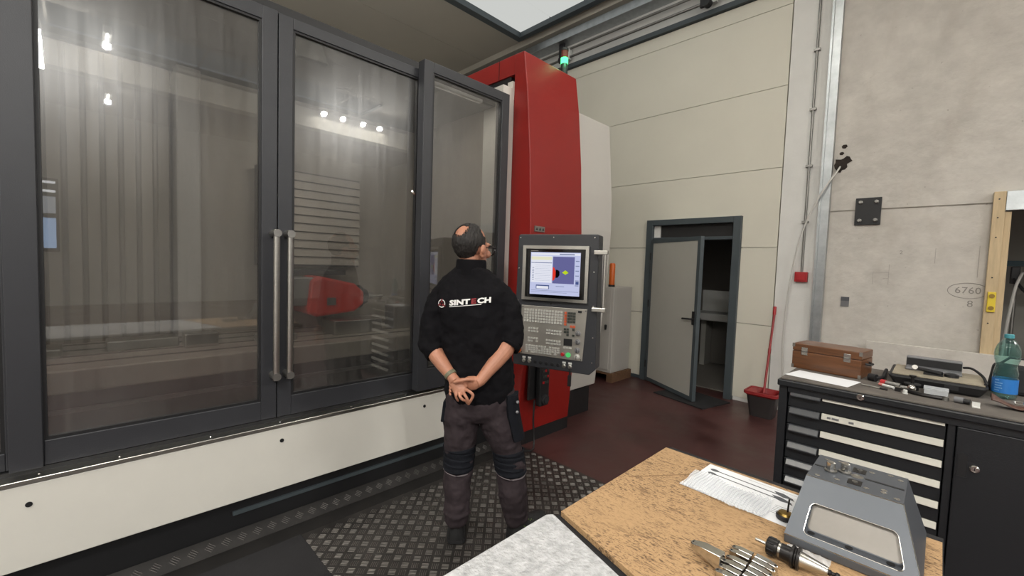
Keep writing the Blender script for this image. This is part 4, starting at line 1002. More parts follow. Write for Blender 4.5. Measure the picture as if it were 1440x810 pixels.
def ringshape(cx, cz, r0, r1, a0, a1, n=20):
    vs = []; fs = []
    for i in range(n + 1):
        a = a0 + (a1 - a0) * i / n; vs += [(cx + r0 * math.cos(a), cz + r0 * math.sin(a)), (cx + r1 * math.cos(a), cz + r1 * math.sin(a))]
        if i < n: fs.append((2 * i, 2 * i + 2, 2 * i + 3, 2 * i + 1))
    return vs, fs
for k in range(3):
    vs, fs = ringshape(-.212, 1.345, .017, .0215, PI / 2 + .22 + k * 2 * PI / 3, PI / 2 - .22 + (k + 1) * 2 * PI / 3)
    drape(vs, fs, 'emblem_ring', M['white_print'])
for k in range(3):
    a = PI / 2 + k * 2 * PI / 3
    c = (-.212 + .010 * math.cos(a), 1.345 + .010 * math.sin(a))
    drape([(c[0] + .008 * math.cos(a + q), c[1] + .008 * math.sin(a + q)) for q in (0, 2 * PI / 3, 4 * PI / 3)], [(0, 1, 2)], 'emblem_triangle', M['red_print'])
    drape([(-.212 + r_ * math.cos(a + q), 1.345 + r_ * math.sin(a + q)) for r_, q in ((.018, -.12), (.0255, -.10), (.0255, .10), (.018, .12))], [(0, 1, 2, 3)], 'emblem_tick', M['red_print'])
# --- trousers
mb = MB()
ell(mb, [(.70, .0, .0, .175, .095), (.74, .0, .0, .196, .118), (.80, .0, .0, .196, .124), (.86, -.005, .0, .188, .118), (.90, -.008, .0, .178, .112)])
for A in (LLEG, RLEG): mb.tube([p for p, r in A], [r for p, r in A], 20, up=(1, 0, 0))
# bunched hems
for c, r in (((-.116, -.020, .165), .080), ((-.113, -.018, .115), .072), ((.211, .018, .165), .080), ((.219, .026, .12), .074)):
    mb.sphere(c, (r, r, .024), 16, 8)
tr = remeshed(mb, .007, 5, 'trousers', M['trousers'], PS, disp=[(.10, .024), (.04, .011)])
def leg_at(A, z):
    for (p, r), (q, s) in zip(A[:-1], A[1:]):
        if p[2] >= z >= q[2]:
            t = (p[2] - z) / (p[2] - q[2]); return Vector(p).lerp(Vector(q), t), r + (s - r) * t
    return Vector(A[-1][0]), A[-1][1]
def sleeve(A, z0, z1, k, name, m, wav=.0, n=32, rows=22):
    R = []
    for j in range(rows + 1):
        z = z0 + (z1 - z0) * j / rows
        c, r = leg_at(A, z); rr = r + k + wav * math.sin(j * 1.25) * (1 if 0 < j < rows else 0)
        if j in (0, rows): rr -= k * .6
        R.append([Vector((c.x + rr * math.cos(2 * PI * i / n), c.y + rr * math.sin(2 * PI * i / n), z + .006 * math.sin(2 * PI * i / n * 2 + j))) for i in range(n)])
    return MB().rings(R, cap=False).build(name, m, tr, local=True, smooth=True, angle=180)
sleeve(LLEG, .405, .535, .008, 'knee_patch', M['navy'], .0022); sleeve(RLEG, .395, .525, .008, 'knee_patch', M['navy'], .0022)
for A, z in ((LLEG, .397), (RLEG, .387)): sleeve(A, z, z + .005, .0065, 'seam', M['stitch'], 0, rows=2)
# holster pocket on the right thigh
hv = [Vector((.145, -.105, .80)), Vector((.212, -.045, .82)), Vector((.236, -.02, .60)), Vector((.176, -.105, .58))]
mb = MB(); R = []
for z, s0, r in ((.855, .02, .030), (.83, .018, .040), (.74, .012, .044), (.64, .008, .042), (.60, .004, .036)):
    c, rr = leg_at(RLEG, min(z, .795)); ring = []
    for i in range(14):
        a = -PI * .27 + (PI * .40) * i / 13
        R_ = rr + .012
        ring.append(Vector((c.x + R_ * math.cos(a - .18) * 1.02 + .006, c.y + R_ * math.sin(a - .18) * 1.0, z)))
    for i in range(13, -1, -1):
        a = -PI * .27 + (PI * .40) * i / 13
        R_ = rr - .010
        ring.append(Vector((c.x + R_ * math.cos(a - .18) * 1.02 + .006, c.y + R_ * math.sin(a - .18), z)))
    R.append(ring)
pk = mb.rings(R).build('holster_pocket', M['navy'], tr, local=True, smooth=True)
for z in (.82, .765): MB().sphere((.207, -.072, z), .009, 10, 6).build('pocket_stud', M['plastic_grey'], tr, local=True, smooth=True)
c_, r_ = leg_at(LLEG, .70)
MB().hexa([(-.216, -.05, .68), (-.19, -.05, .68), (-.19, .03, .68), (-.216, .03, .68)], [(-.203, -.05, .80), (-.18, -.05, .80), (-.18, .03, .80), (-.203, .03, .80)]).build('side_pocket', M['navy'], tr, local=True, bevel=.006)
# --- watch on the left wrist
d_ = (Vector((-.122, -.162, .945)) - Vector((-.192, -.115, 1.012))).normalized(); c_ = Vector((-.150, -.144, .974))
wt_ = MB().lathe([(.0325, -.010), (.0335, -.008), (.0335, .008), (.0325, .010)], 24, c_, d_).build('watch_strap', M['watch'], PS, local=True, smooth=True)
side = d_.cross(Vector((0, -1, 0))).normalized()
MB().lathe([(.017, 0), (.017, .008), (.014, .010)], 16, c_ + Vector((-.026, .004, -.020)), Vector((-.75, -.1, -.6))).build('watch_case', M['chrome'], wt_, local=False if False else True, smooth=True)
# --- shoes
def shoe(heel, yaw, lace):
    T = Matrix.Translation((heel[0], heel[1], 0)) @ Matrix.Rotation(-yaw, 4, 'Z')
    st = [(-.008, .030, .09), (.004, .042, .118), (.02, .047, .128), (.06, .049, .130), (.10, .048, .118), (.14, .049, .100), (.19, .053, .084), (.24, .051, .074), (.28, .042, .062), (.305, .022, .044)]
    R = []
    for y, hw, h in st:
        R.append([T @ Vector((hw * math.cos(a) if math.sin(a) < .3 else hw * math.cos(a) * .82, y, .022 + (h - .022) * max(0, math.sin(a)) ** .75 if math.sin(a) > 0 else .022)) for a in [PI * i / 12 for i in range(13)]])
    up = MB().rings(R).build('shoe', M['shoe'], PS, local=True, smooth=True, angle=50)
    pts = []
    for y, hw, h in st: pts.append((hw + .004, y))
    ol = [(x, y) for x, y in pts] + [(-x, y) for x, y in reversed(pts)]
    so = MB().prism(ol, 'z', 0.001, .024).xf(T).build('sole', M['rubber'], up, local=False if False else True, bevel=.003)
    so.location = Vector(so.location) - Vector(up.location)
    if lace:
        for (y0, z0, y1, z1) in ((.09, .106, .13, .090), (.115, .098, .155, .082), (.14, .088, .18, .074)):
            for s in (-1, 1):
                q = MB().tube([T @ Vector((-.032 * s, y0, z0 - .012)), T @ Vector((0, (y0 + y1) / 2, (z0 + z1) / 2 + .004)), T @ Vector((.034 * s, y1, z1 - .016))], .0026, 6).build('lace', M['lime'], up, local=True, smooth=True)
                q.location = Vector(q.location) - Vector(up.location)
        q = MB().tube(smooth_path([T @ Vector((.040, .06, .075)), T @ Vector((.043, .10, .055)), T @ Vector((.047, .15, .05)), T @ Vector((.049, .20, .036))]), .0024, 6).build('piping', M['lime'], up, local=True)
        q.location = Vector(q.location) - Vector(up.location)
    return up
shoe((-.108, -.062), math.radians(-8), False)
shoe((.196, -.005), math.radians(39), True)

# ================================================================== WORK BENCH
TB = thing('work_bench', 'work bench covered with cardboard at its far end in front of the tool cabinet', 'bench', (-.325, .7, 0))
TX0, TX1, TY0, TY1, TZ = -.705, .045, -.45, 1.60, .885
BX(TX0 + .01, TY0, TZ - .05, TX1, TY1, TZ - .006).build('bench_top', M['pallet'], TB, bevel=.004)
BX(TX0, TY0, TZ - .006, TX1, TY1, TZ).build('rubber_cover', M['rubber'], TB)
for xx in (TX0 + .05, TX1 - .11):
    for yy in (TY0 + .05, TY1 - .13): BX(xx, yy, 0.007, xx + .06, yy + .06, TZ - .05).build('leg', M['frame'], TB)
BX(TX0 + .05, TY0 + .05, TZ - .13, TX0 + .09, TY1 - .07, TZ - .05).build('apron', M['frame'], TB)
BX(TX1 - .09, TY0 + .05, TZ - .13, TX1 - .05, TY1 - .07, TZ - .05).build('apron', M['frame'], TB)
mb = MB(); ol = [(-.697, .915), (-.41, .835), (.042, .70), (.042, 1.540), (-.697, 1.548)]
cb = tag(mb.prism(ol, 'z', TZ + .001, .9).build('cardboard_sheet', M['cardboard']), 'worn stained brown cardboard sheet covering the bench', 'cardboard')
BX(-.30, .99, .9001, -.297, 1.32, .9006).xf(Matrix.Translation((-.3, 1.15, 0)) @ Matrix.Rotation(-.65, 4, 'Z') @ Matrix.Translation((-.05, -1.15, 0))).build('crease', mat('crease_brown', (120, 92, 62), .9), cb)
# felt: soft sheet with a rounded edge
mb = MB(); fo = [(-.712, -.40), (.03, -.40), (.03, .668), (-.415, .802), (-.700, .886), (-.712, .868)]
fl = tag(mb.prism(fo, 'z', TZ + .001, .905).build('felt_sheet', M['felt'], bevel=.006, seg=3), 'thick white felt sheet covering the near part of the bench', 'felt')
tag(MB().tube([(-.60, .58, .909), (-.585, .59, .911), (-.57, .585, .909), (-.555, .60, .908)], .004, 6).build('cord_scrap', M['leather']), 'short brown scrap lying on the white felt', 'scrap')

ZT = .9005
# ------------------------------------------------------------------ machined aluminium block
BK = thing('fixture_block', 'grey machined aluminium fixture block with tapered sides and a milled pocket', 'fixture', (-.115, 1.38, ZT))
bx0, bx1, by0, by1 = -.240, .012, 1.232, 1.512
tx0, tx1, ty0, ty1, tz = -.218, -.030, 1.325, 1.507, 1.05
bz0 = ZT + .022
def lerp(a, b, t): return a + (b - a) * t
# body built as a shell of quads so that the pocket in the front face is real
P = lambda x, y, z: (x, y, z)
def fr(u, v):   # front face point, u 0..1 across, v 0..1 up
    xl, xr = lerp(bx0, tx0, v), lerp(bx1, tx1, v)
    return Vector((lerp(xl, xr, u), lerp(by0, ty0, v), lerp(bz0, tz, v)))
pu0, pu1, pv0, pv1 = .14, .90, .10, .60
ya = 1.335                      # rear wall of the pocket
vs = [fr(0, 0), fr(1, 0), fr(1, 1), fr(0, 1)]
def rr_pts(u0, u1, v0, v1, r, n=5):
    pts = []
    for (cu, cv, a0) in ((u1 - r, v0 + r * 1.5, -PI / 2), (u1 - r, v1 - r * 1.5, 0), (u0 + r, v1 - r * 1.5, PI / 2), (u0 + r, v0 + r * 1.5, PI)):
        for i in range(n + 1):
            a = a0 + PI / 2 * i / n; pts.append((cu + r * math.cos(a), cv + r * 1.5 * math.sin(a)))
    return pts
hole = rr_pts(pu0, pu1, pv0, pv1, .05); nh = len(hole)
mb = MB()
nq = nh // 4
bm = bmesh.new()
def V(p): return bm.verts.new(p)
iv = [V(fr(*p)) for p in hole]
cr = {k: V(fr(*k)) for k in ((0, 0), (1, 0), (1, 1), (0, 1), (1, .35), (0, .35))}
# lower half: under the pocket, upper half: over it (hole runs BR, TR, TL, BL)
bm.faces.new([cr[(0, 0)], cr[(1, 0)], cr[(1, .35)]] + list(reversed(iv[0:nq])) + list(reversed(iv[3 * nq:])) + [cr[(0, .35)]])
bm.faces.new([cr[(1, .35)], cr[(1, 1)], cr[(0, 1)], cr[(0, .35)]] + list(reversed(iv[2 * nq:3 * nq])) + list(reversed(iv[nq:2 * nq])))
# pocket walls run straight back to a flat rear wall
def yb_(v): return lerp(1.268, 1.304, (v - pv0) / (pv1 - pv0))
bk_ = [V(Vector((fr(*p).x, yb_(p[1]), fr(*p).z))) for p in hole]
bm.faces.new(list(reversed(bk_)))
for i in range(nh):
    j = (i + 1) % nh; bm.faces.new((iv[i], iv[j], bk_[j], bk_[i]))
for a_, b_, c_ in ((cr[(1, .35)], iv[nq], iv[nq - 1]), (cr[(0, .35)], iv[3 * nq], iv[3 * nq - 1])): bm.faces.new((a_, b_, c_))
# sides, back, top, foot
A = {k: V(p) for k, p in dict(f0=(bx0, by0, bz0), f1=(bx1, by0, bz0), b0=(bx0, by1, bz0), b1=(bx1, by1, bz0), tf0=(tx0, ty0, tz), tf1=(tx1, ty0, tz), tb0=(tx0, ty1, tz), tb1=(tx1, ty1, tz)).items()}
for f in (('tf0', 'tf1', 'tb1', 'tb0'), ('b0', 'f0', 'tf0', 'tb0'), ('f1', 'b1', 'tb1', 'tf1'), ('b1', 'b0', 'tb0', 'tb1'), ('f0', 'b0', 'b1', 'f1')): bm.faces.new([A[k] for k in f])
bmesh.ops.remove_doubles(bm, verts=bm.verts, dist=1e-5)
bmesh.ops.triangulate(bm, faces=[f for f in bm.faces if len(f.verts) > 4])
vl = [v.co.copy() for v in bm.verts]; bm.verts.index_update(); fl_ = [tuple(v.index for v in f.verts) for f in bm.faces]; bm.free()
blk = MB().add(vl, fl_).build('body', M['alu'], BK)
MB().box(bx0, by0, ZT, bx1, by1, bz0).build('foot_plate', M['alu'], BK, bevel=.003)
# bright milled floor and back of the pocket
c0, c1 = fr(pu0 + .05, pv0), fr(pu1 - .05, pv1)
pf = rr_pts(pu0 + .012, pu1 - .012, pv0 + .02, pv1 - .02, .045)
MB().add([Vector((fr(*p).x, yb_(p[1]) - .0008, fr(*p).z)) for p in pf], [tuple(range(len(pf)))]).build('pocket_face', M['alu_bright'], BK)
# bright edge lines
def edge(a, b, nm='bright_edge'): MB().tube([a, b], .0011, 5).build(nm, M['chrome'], BK)
edge(fr(0, 1), fr(1, 1)); edge(fr(0, 0), fr(1, 0)); edge(fr(1, 0), fr(1, 1))
MB().tube([fr(*p) for p in hole] + [fr(*hole[0])], .0011, 5).build('pocket_rim', M['chrome'], BK)
for u in (.20, .50, .80):
    q = fr(u, pv0); MB().lathe([(.0075, 0), (.0075, .0012)], 16, (q.x, 1.256, q.z + .0008), (0, 0, 1)).build('drain_hole', M['black'], BK)
# features on the top face
xm, ym = (tx0 + tx1) / 2, (ty0 + ty1) / 2
for (x0, x1) in ((tx0 + .003, xm - .016), (xm + .016, tx1 - .003)): BX(x0, ym - .004, tz, x1, ym + .004, tz + .0008).build('key_slot', M['black'], BK)
for yy in (ym - .062, ym + .028):
    k = BX(xm - .014, yy, tz, xm + .014, yy + .034, tz + .001).build('key_pocket', M['holder_black'], BK)
    MB().lathe([(.006, 0), (.006, .003), (.003, .003), (.003, .001)], 12, (xm, yy + .017, tz + .001)).build('screw', M['steel_dull'], k)
MB().lathe([(.013, 0), (.013, .0012), (.010, .0012), (.010, .0002)], 20, (xm, ym, tz)).build('centre_ring', M['steel'], BK)
for (a, b) in ((.02, .02), (.06, .03), (.02, .155), (.06, .150), (.118, .03), (.118, .150), (.15, .035), (.155, .165), (.175, .02), (.175, .150), (.05, .165), (.15, .05)):
    MB().lathe([(.006, 0), (.006, .001), (.003, .001), (.003, .0003)], 12, (tx0 + a, ty0 + b, tz)).build('threaded_hole', M['chrome'], BK)
for (a, b) in ((.040, .075), (.068, .095)):
    st = thing('hex_bolt', 'small bright bolt standing on the fixture block %s' % ('nearer its milled pocket' if b < .08 else 'nearer its centre key slot'), 'bolt', (tx0 + a, ty0 + b, tz))
    MB().lathe([(.014, 0), (.014, .003)], 20, (tx0 + a, ty0 + b, tz + .001)).build('washer', M['steel_dull'], st, smooth=True)
    MB().lathe([(.010, .004), (.010, .024), (.008, .026)], 8, (tx0 + a, ty0 + b, tz)).build('head', M['chrome'], st)

# ------------------------------------------------------------------ tool holder
TH = thing('tool_holder', 'collet tool holder with long steel taper lying in front of the fixture block', 'tool holder', (-.2, 1.135, ZT))
ax = Vector((.985, .01, -.035)).normalized(); oh = Vector((-.280, 1.142, ZT + .0265)); HS = .79
def hl(prof, name, m, n=28): return MB().lathe([(r * HS, h * HS) for r, h in prof], n, oh, ax).build(name, m, TH, smooth=True)
hl([(.0045, 0), (.005, .002), (.005, .034)], 'cutter_shank', M['steel'], 14)
nut = hl([(.016, .030), (.024, .033), (.025, .036), (.025, .060), (.022, .062)], 'collet_nut', M['holder_black'])
for k in range(8):
    a = 2 * PI * k / 8; u_ = ax.orthogonal().normalized(); w_ = ax.cross(u_); d = u_ * math.cos(a) + w_ * math.sin(a)
    MB().tube([oh + ax * .036 * HS + d * .0247 * HS, oh + ax * .052 * HS + d * .0247 * HS], .0024, 6).build('nut_groove', M['black'], nut)
hl([(.0205, .062), (.0205, .068)], 'steel_ring', M['steel'])
hl([(.0215, .068), (.0215, .094)], 'shank_body', M['holder_black'])
hl([(.0215, .094), (.0315, .095), (.0315, .101), (.026, .104), (.026, .107), (.0315, .110), (.0315, .116), (.024, .117)], 'flange', M['holder_black'])
hl([(.0222, .117), (.0128, .180), (.012, .182)], 'taper', M['steel'])
hl([(.008, .182), (.008, .188), (.0055, .190), (.0055, .197), (.0085, .200), (.0085, .206), (.005, .209)], 'pull_stud', M['holder_black'], 18)
# ------------------------------------------------------------------ steel clamp jaws
def jaw(loc, rz, s=1.0, upright=False, label=''):
    t = thing('clamp_jaw', label, 'clamp jaw', loc, rz, group='steel clamp jaws on the cardboard')
    Lj, wj, hj = .070 * s, .0130 * s, .036 * s
    o = [(-Lj / 2, -wj), (Lj * .1, -wj), (Lj * .40, -wj * .72), (Lj * .47, -wj * .4), (Lj * .49, 0), (Lj * .47, wj * .4), (Lj * .40, wj * .72), (Lj * .1, wj), (-Lj / 2, wj)]
    mb = MB(); n = len(o)
    top = [(x, y, hj if x < Lj * .12 else hj * .86) for x, y in o]; bot = [(x, y, hj * .25 if x > Lj * .2 else 0) for x, y in o]
    if upright: bot = [(x, y, 0 if x < Lj * .1 else hj * .5) for x, y in o]
    mb.add(bot + top, [tuple(range(n - 1, -1, -1)), tuple(range(n, 2 * n))] + [(i, (i + 1) % n, n + (i + 1) % n, n + i) for i in range(n)])
    b = mb.build('body', M['chrome'], t, local=True, bevel=.0012, seg=1)
    MB().lathe([(.0042 * s, 0), (.0042 * s, .0008)], 14, (Lj * .38, 0, hj * .862)).build('bore', M['black'], t, local=True)
    BX(-Lj * .48, -wj - .0006, hj * .35, -Lj * .1, -wj + .0006, hj * .45).build('side_groove', M['black'], t, local=True)
    return t
# positions on the cardboard (tips pointing -X or +X)
row_l = [(1.082, 0), (1.063, 0), (1.034, 1), (1.013, 1), (.990, 1), (.968, 1)]
row_r = [1.082, 1.062, 1.040, 1.019, .998, .977]
jaw((-.345, 1.006, ZT), math.radians(176), 1.05, True, 'tallest polished clamp jaw standing apart from the double row')
for i, (y, g) in enumerate(row_l): jaw((-.291 + .002 * g, y, ZT), math.radians(176), .66, False, 'polished clamp jaw in the double row, its tip pointing to the tall jaw')
for i, y in enumerate(row_r): jaw((-.240, y, ZT), math.radians(-4), .66, False, 'polished clamp jaw in the double row, its tip pointing from the tall jaw')

# ------------------------------------------------------------------ data sheet, bubble wrap, dial
PA = thing('printed_sheet', 'white sheet printed with two long wrench drawings on the cardboard', 'paper', (-.39, 1.42, ZT))
T = Matrix.Translation((-.385, 1.415, ZT)) @ Matrix.Rotation(math.radians(-2), 4, 'Z')
BX(-.148, -.105, .0002, .148, .112, .0010).xf(T).build('sheet', M['paper'], PA)
def pr(mb, nm='printed_drawing'): mb.xf(T).build(nm, M['ink'], PA)
for (y0, xs0) in ((.075, -.118), (.045, -.115)):
    pr(MB().prism([(xs0 + .012 * math.cos(a) * (1 + .25 * (k % 2)), y0 + .009 * math.sin(a)) for k, a in enumerate([2 * PI * i / 14 for i in range(14)])], 'z', .0011, .0014))
    pr(MB().prism([(xs0 + .012, y0 + .002), (xs0 + .19, y0 - .004), (xs0 + .19, y0 - .009), (xs0 + .012, y0 - .003)], 'z', .0011, .0014))
    pr(MB().prism([(xs0 + .175, y0 + .008), (xs0 + .20, y0 + .010), (xs0 + .228, y0 - .004), (xs0 + .235, y0 - .018), (xs0 + .22, y0 - .012), (xs0 + .205, y0 - .016), (xs0 + .19, y0 - .010)], 'z', .0011, .0014))
mb = MB()
for k in range(6): mb.box(.085, -.005 - k * .010, .0011, .125 - .006 * (k % 2), -.0035 - k * .010, .0013)
mb.xf(T).build('printed_lines', M['ink'], PA, kind='stuff')
BX(-.02, .096, .0011, .14, .0968, .0013).xf(T).build('printed_rule', M['ink'], PA)
# bubble wrap: bumpy sheet
mb = MB(); nx, ny = 150, 74; V_ = []
for j in range(ny + 1):
    for i in range(nx + 1):
        u, v = i / nx, j / ny
        x = -.150 + .232 * u + .006 * math.sin(v * 5); y = -.118 + .118 * v + .006 * math.sin(u * 7) + .015 * (1 - u) * v
        z = .006 + .004 * math.sin(u * 9 + v * 3) * math.sin(v * 4) + .0045 * abs(math.sin(PI * x / .0095) * math.sin(PI * (y + x * .3) / .0095)) + .006 * math.sin(PI * v) * (.6 + .4 * math.sin(u * 4))
        V_.append((x, y, max(.002, z)))
F_ = [(j * (nx + 1) + i, j * (nx + 1) + i + 1, (j + 1) * (nx + 1) + i + 1, (j + 1) * (nx + 1) + i) for j in range(ny) for i in range(nx)]
tag(MB().add(V_, F_).xf(T).build('bubble_wrap', M['bubble'], smooth=True, angle=180), 'crumpled clear bubble wrap covering the lower half of the printed sheet', 'bubble wrap')
DG = thing('brass_button', 'round brass topped button with an upright pin beside the fixture block', 'button', (-.262, 1.345, ZT))
MB().lathe([(.020, 0), (.022, .003), (.022, .012), (.020, .014)], 24, (-.262, 1.345, ZT + .0012)).build('base', M['black'], DG, smooth=True)
MB().lathe([(.019, .014), (.016, .019), (.008, .021)], 24, (-.262, 1.345, ZT + .0012)).build('brass_top', M['brass'], DG, smooth=True)
MB().cyl((-.258, 1.348, ZT + .02), (-.256, 1.350, ZT + .058), .0022, n=10).build('pin', M['holder_black'], DG, smooth=True)
# clear scrap of foil under the tool holder
mb = MB(); V_ = []
for j in range(9):
    for i in range(13): V_.append((-.225 + .085 * i / 12, 1.178 + .048 * j / 8, ZT + .004 + .012 * abs(math.sin(i * .9 + j * .5)) * math.sin(PI * j / 8)))
F_ = [(j * 13 + i, j * 13 + i + 1, (j + 1) * 13 + i + 1, (j + 1) * 13 + i) for j in range(8) for i in range(12)]
tag(MB().add(V_, F_).build('foil_scrap', M['bubble'], smooth=True, angle=180), 'shiny clear foil scrap tucked between the tool holder and block', 'foil')

# ================================================================== TOOL CABINET
CB = thing('tool_cabinet', 'black steel tool cabinet with a stack of drawers and a locker door', 'cabinet', (.15, 3.1, 0))
CF = 2.74
MB().box(-.605, CF, .08, -.565, 3.47, .955).box(.058, CF, .08, .085, 3.47, .955).box(.88, CF, .08, .92, 3.47, .955).box(-.565, 3.43, .08, .88, 3.47, .955).box(-.565, CF + .02, .08, .88, 3.43, .12).build('carcass', M['cab_black'], CB, bevel=.003)
BX(-.565, CF + .05, 0, .88, 3.43, .08).build('plinth', M['black'], CB)
MB().box(-.61, 2.712, .955, .93, 3.49, .990).build('top_frame', M['cab_black'], CB, bevel=.006)
BX(-.598, 2.722, .990, .92, 3.48, 1.0).build('worktop', M['cab_top'], CB, bevel=.003)
BX(-.56, CF - .012, .925, .88, CF + .02, .955).build('lock_rail', M['cab_black'], CB)
def lock(x, y, z): 
    l = MB().lathe([(.016, 0), (.016, .006), (.012, .009), (.012, .007)], 20, (x, y, z), (0, -1, 0)).build('lock', M['chrome'], CB, smooth=True)
    BX(x - .0015, y - .0095, z - .006, x + .0015, y - .0065, z + .006).build('keyhole', M['black'], l)
lock(-.25, 2.712, .974); lock(.150, CF - .012, .752)
for k in range(9):
    zc = .925 - k * .0965
    if zc < .13: break
    h0, h1 = zc - .080, zc + .012
    dr = MB().box(-.560, CF + .012, h0, .054, CF + .03, h1).build('drawer', M['cab_black'], CB, bevel=.002)
    # sloping lip carrying the pale strip and the grip
    MB().hexa([(-.405, CF - .004, zc - .016), (.050, CF - .004, zc - .016), (.050, CF + .014, zc - .016), (-.405, CF + .014, zc - .016)],
              [(-.405, CF + .004, zc + .014), (.050, CF + .004, zc + .014), (.050, CF + .014, zc + .014), (-.405, CF + .014, zc + .014)]).build('label_strip', M['cab_strip'], dr, bevel=.0015, seg=1)
    MB().prism([(CF + .012, zc + .016), (CF - .002, zc + .014), (CF - .020, zc - .012), (CF - .018, zc - .020), (CF + .004, zc - .014), (CF + .012, zc - .018)], 'x', -.548, -.412).build('grip', M['grip'], dr, bevel=.002, seg=1)
    if k == 1:
        for (a, b) in ((-.38, -.365), (-.36, -.33), (-.29, -.27)): BX(a, CF - .0035, zc - .006, b, CF - .001, zc + .004).build('label_text', M['plastic_grey'], dr)
dd = BX(.088, CF - .012, .10, .878, CF + .01, .922).build('locker_door', M['cab_black'], CB, bevel=.003)
BX(.100, CF - .0135, .705, .128, CF - .0125, .805).build('finger_recess', M['black'], dd)
MB().box(.097, CF - .015, .700, .1, CF - .012, .81).box(.128, CF - .015, .700, .131, CF - .012, .81).box(.1, CF - .015, .805, .128, CF - .012, .81).box(.1, CF - .015, .700, .128, CF - .012, .705).build('recess_rim', M['cab_black'], dd)

ZC = 1.0005
# ------------------------------------------------------------------ wooden box
WB = thing('wooden_box', 'varnished wooden instrument case with two metal clasps on the cabinet', 'case', (-.44, 3.16, ZC), math.radians(-8))
def wbx(mb, name, m, p=WB, **k): return mb.build(name, m, p, local=(p is WB), **k) if p is WB else mb.xf(mw(WB)).build(name, m, p, **k)
hw_, dp_, ht_ = .170, .105, .150
wbx(BX(-hw_, -dp_, 0, hw_, dp_, .105), 'case_body', M['wood'], bevel=.004)
wbx(BX(-hw_, -dp_, .107, hw_, dp_, ht_), 'lid', M['wood'], bevel=.004)
for xx in (-.105, .105):
    cl = wbx(BX(xx - .017, -dp_ - .004, .085, xx + .017, -dp_, .132), 'clasp', M['chrome'], bevel=.002)
    wbx(MB().cyl((xx - .012, -dp_ - .007, .108), (xx + .012, -dp_ - .007, .108), .005, n=10), 'clasp_roll', M['steel_dull'], cl)
for sx_ in (-1, 1):
    for zz in (0.0, .128):
        wbx(BX(sx_ * hw_ - .012 if sx_ > 0 else -hw_ - .0015, -dp_ - .0015, zz, hw_ + .0015 if sx_ > 0 else -hw_ + .012, -dp_ + .010, zz + .022), 'corner_cap', M['steel_dull'])
wbx(MB().tube([(hw_, -.03, .08), (hw_ + .02, -.02, .075), (hw_ + .02, .03, .075), (hw_, .04, .08)], .006, 8), 'carry_handle', M['black'])
# sheet of paper in front of the case
SP = BX(-.148, -.098, 0, .148, .098, .0008).xf(Matrix.Translation((-.437, 2.888, ZC)) @ Matrix.Rotation(math.radians(-10), 4, 'Z')).build('note_sheet', M['paper'])
SP.location.z = ZC; tag(SP, 'plain white paper sheet in front of the wooden case', 'paper')
# ------------------------------------------------------------------ black tray with device
TR = thing('instrument_tray', 'shallow black open instrument case with pale inlay on the cabinet', 'case', (.008, 3.24, ZC))
MB().hexa([(-.145, 3.075, ZC), (.165, 3.065, ZC), (.17, 3.40, ZC), (-.15, 3.41, ZC)], [(-.178, 3.06, ZC + .055), (.195, 3.05, ZC + .055), (.20, 3.42, ZC + .055), (-.18, 3.43, ZC + .055)]).build('shell', M['black'], TR, bevel=.012)
BX(-.160, 3.075, ZC + .055, .180, 3.40, ZC + .062).build('inlay', mat('pale_inlay', (150, 140, 122), .7, var=.25, vscale=10), TR, bevel=.002)
BX(.04, 3.052, ZC + .02, .09, 3.060, ZC + .045).build('latch', M['rubber'], TR)
MB().tube(smooth_path([(.11, 3.33, ZC + .10), (.14, 3.30, ZC + .105), (.175, 3.22, ZC + .085), (.185, 3.14, ZC + .066), (.18, 3.08, ZC + .068)]), .006, 8).build('strap', M['rubber'], TR, smooth=True)
DV = thing('gauge_bar', 'dark grey bar shaped measuring device resting on the black instrument case', 'device', (-.005, 3.30, ZC + .063))
BX(-.115, 3.30, ZC + .063, .105, 3.36, ZC + .130).build('bar', M['plastic_grey'], DV, bevel=.004)
BX(-.113, 3.297, ZC + .083, .103, 3.301, ZC + .122).build('front_groove', M['black'], DV)
BX(-.115, 3.24, ZC + .063, .105, 3.30, ZC + .074).build('base_lip', M['plastic_grey'], DV, bevel=.003)
t = thing('lever_gauge', 'small black lever gauge with round chrome eye on the instrument case', 'gauge', (.0, 3.2, ZC + .063))
MB().tube([(-.075, 3.20, ZC + .085), (-.02, 3.18, ZC + .080), (.03, 3.16, ZC + .076)], [.008, .010, .012], 8).build('arm', M['black'], t, smooth=True)
MB().lathe([(.012, -.006), (.012, .006)], 16, (-.075, 3.195, ZC + .088), (0, -1, .3)).build('eye', M['chrome'], t, smooth=True)
MB().lathe([(.028, 0), (.028, .014), (.02, .018)], 20, (.065, 3.19, ZC + .0625)).build('dial', M['black'], t, smooth=True)
BX(-.04, 3.15, ZC + .063, .035, 3.19, ZC + .07).build('foot', M['black'], t)
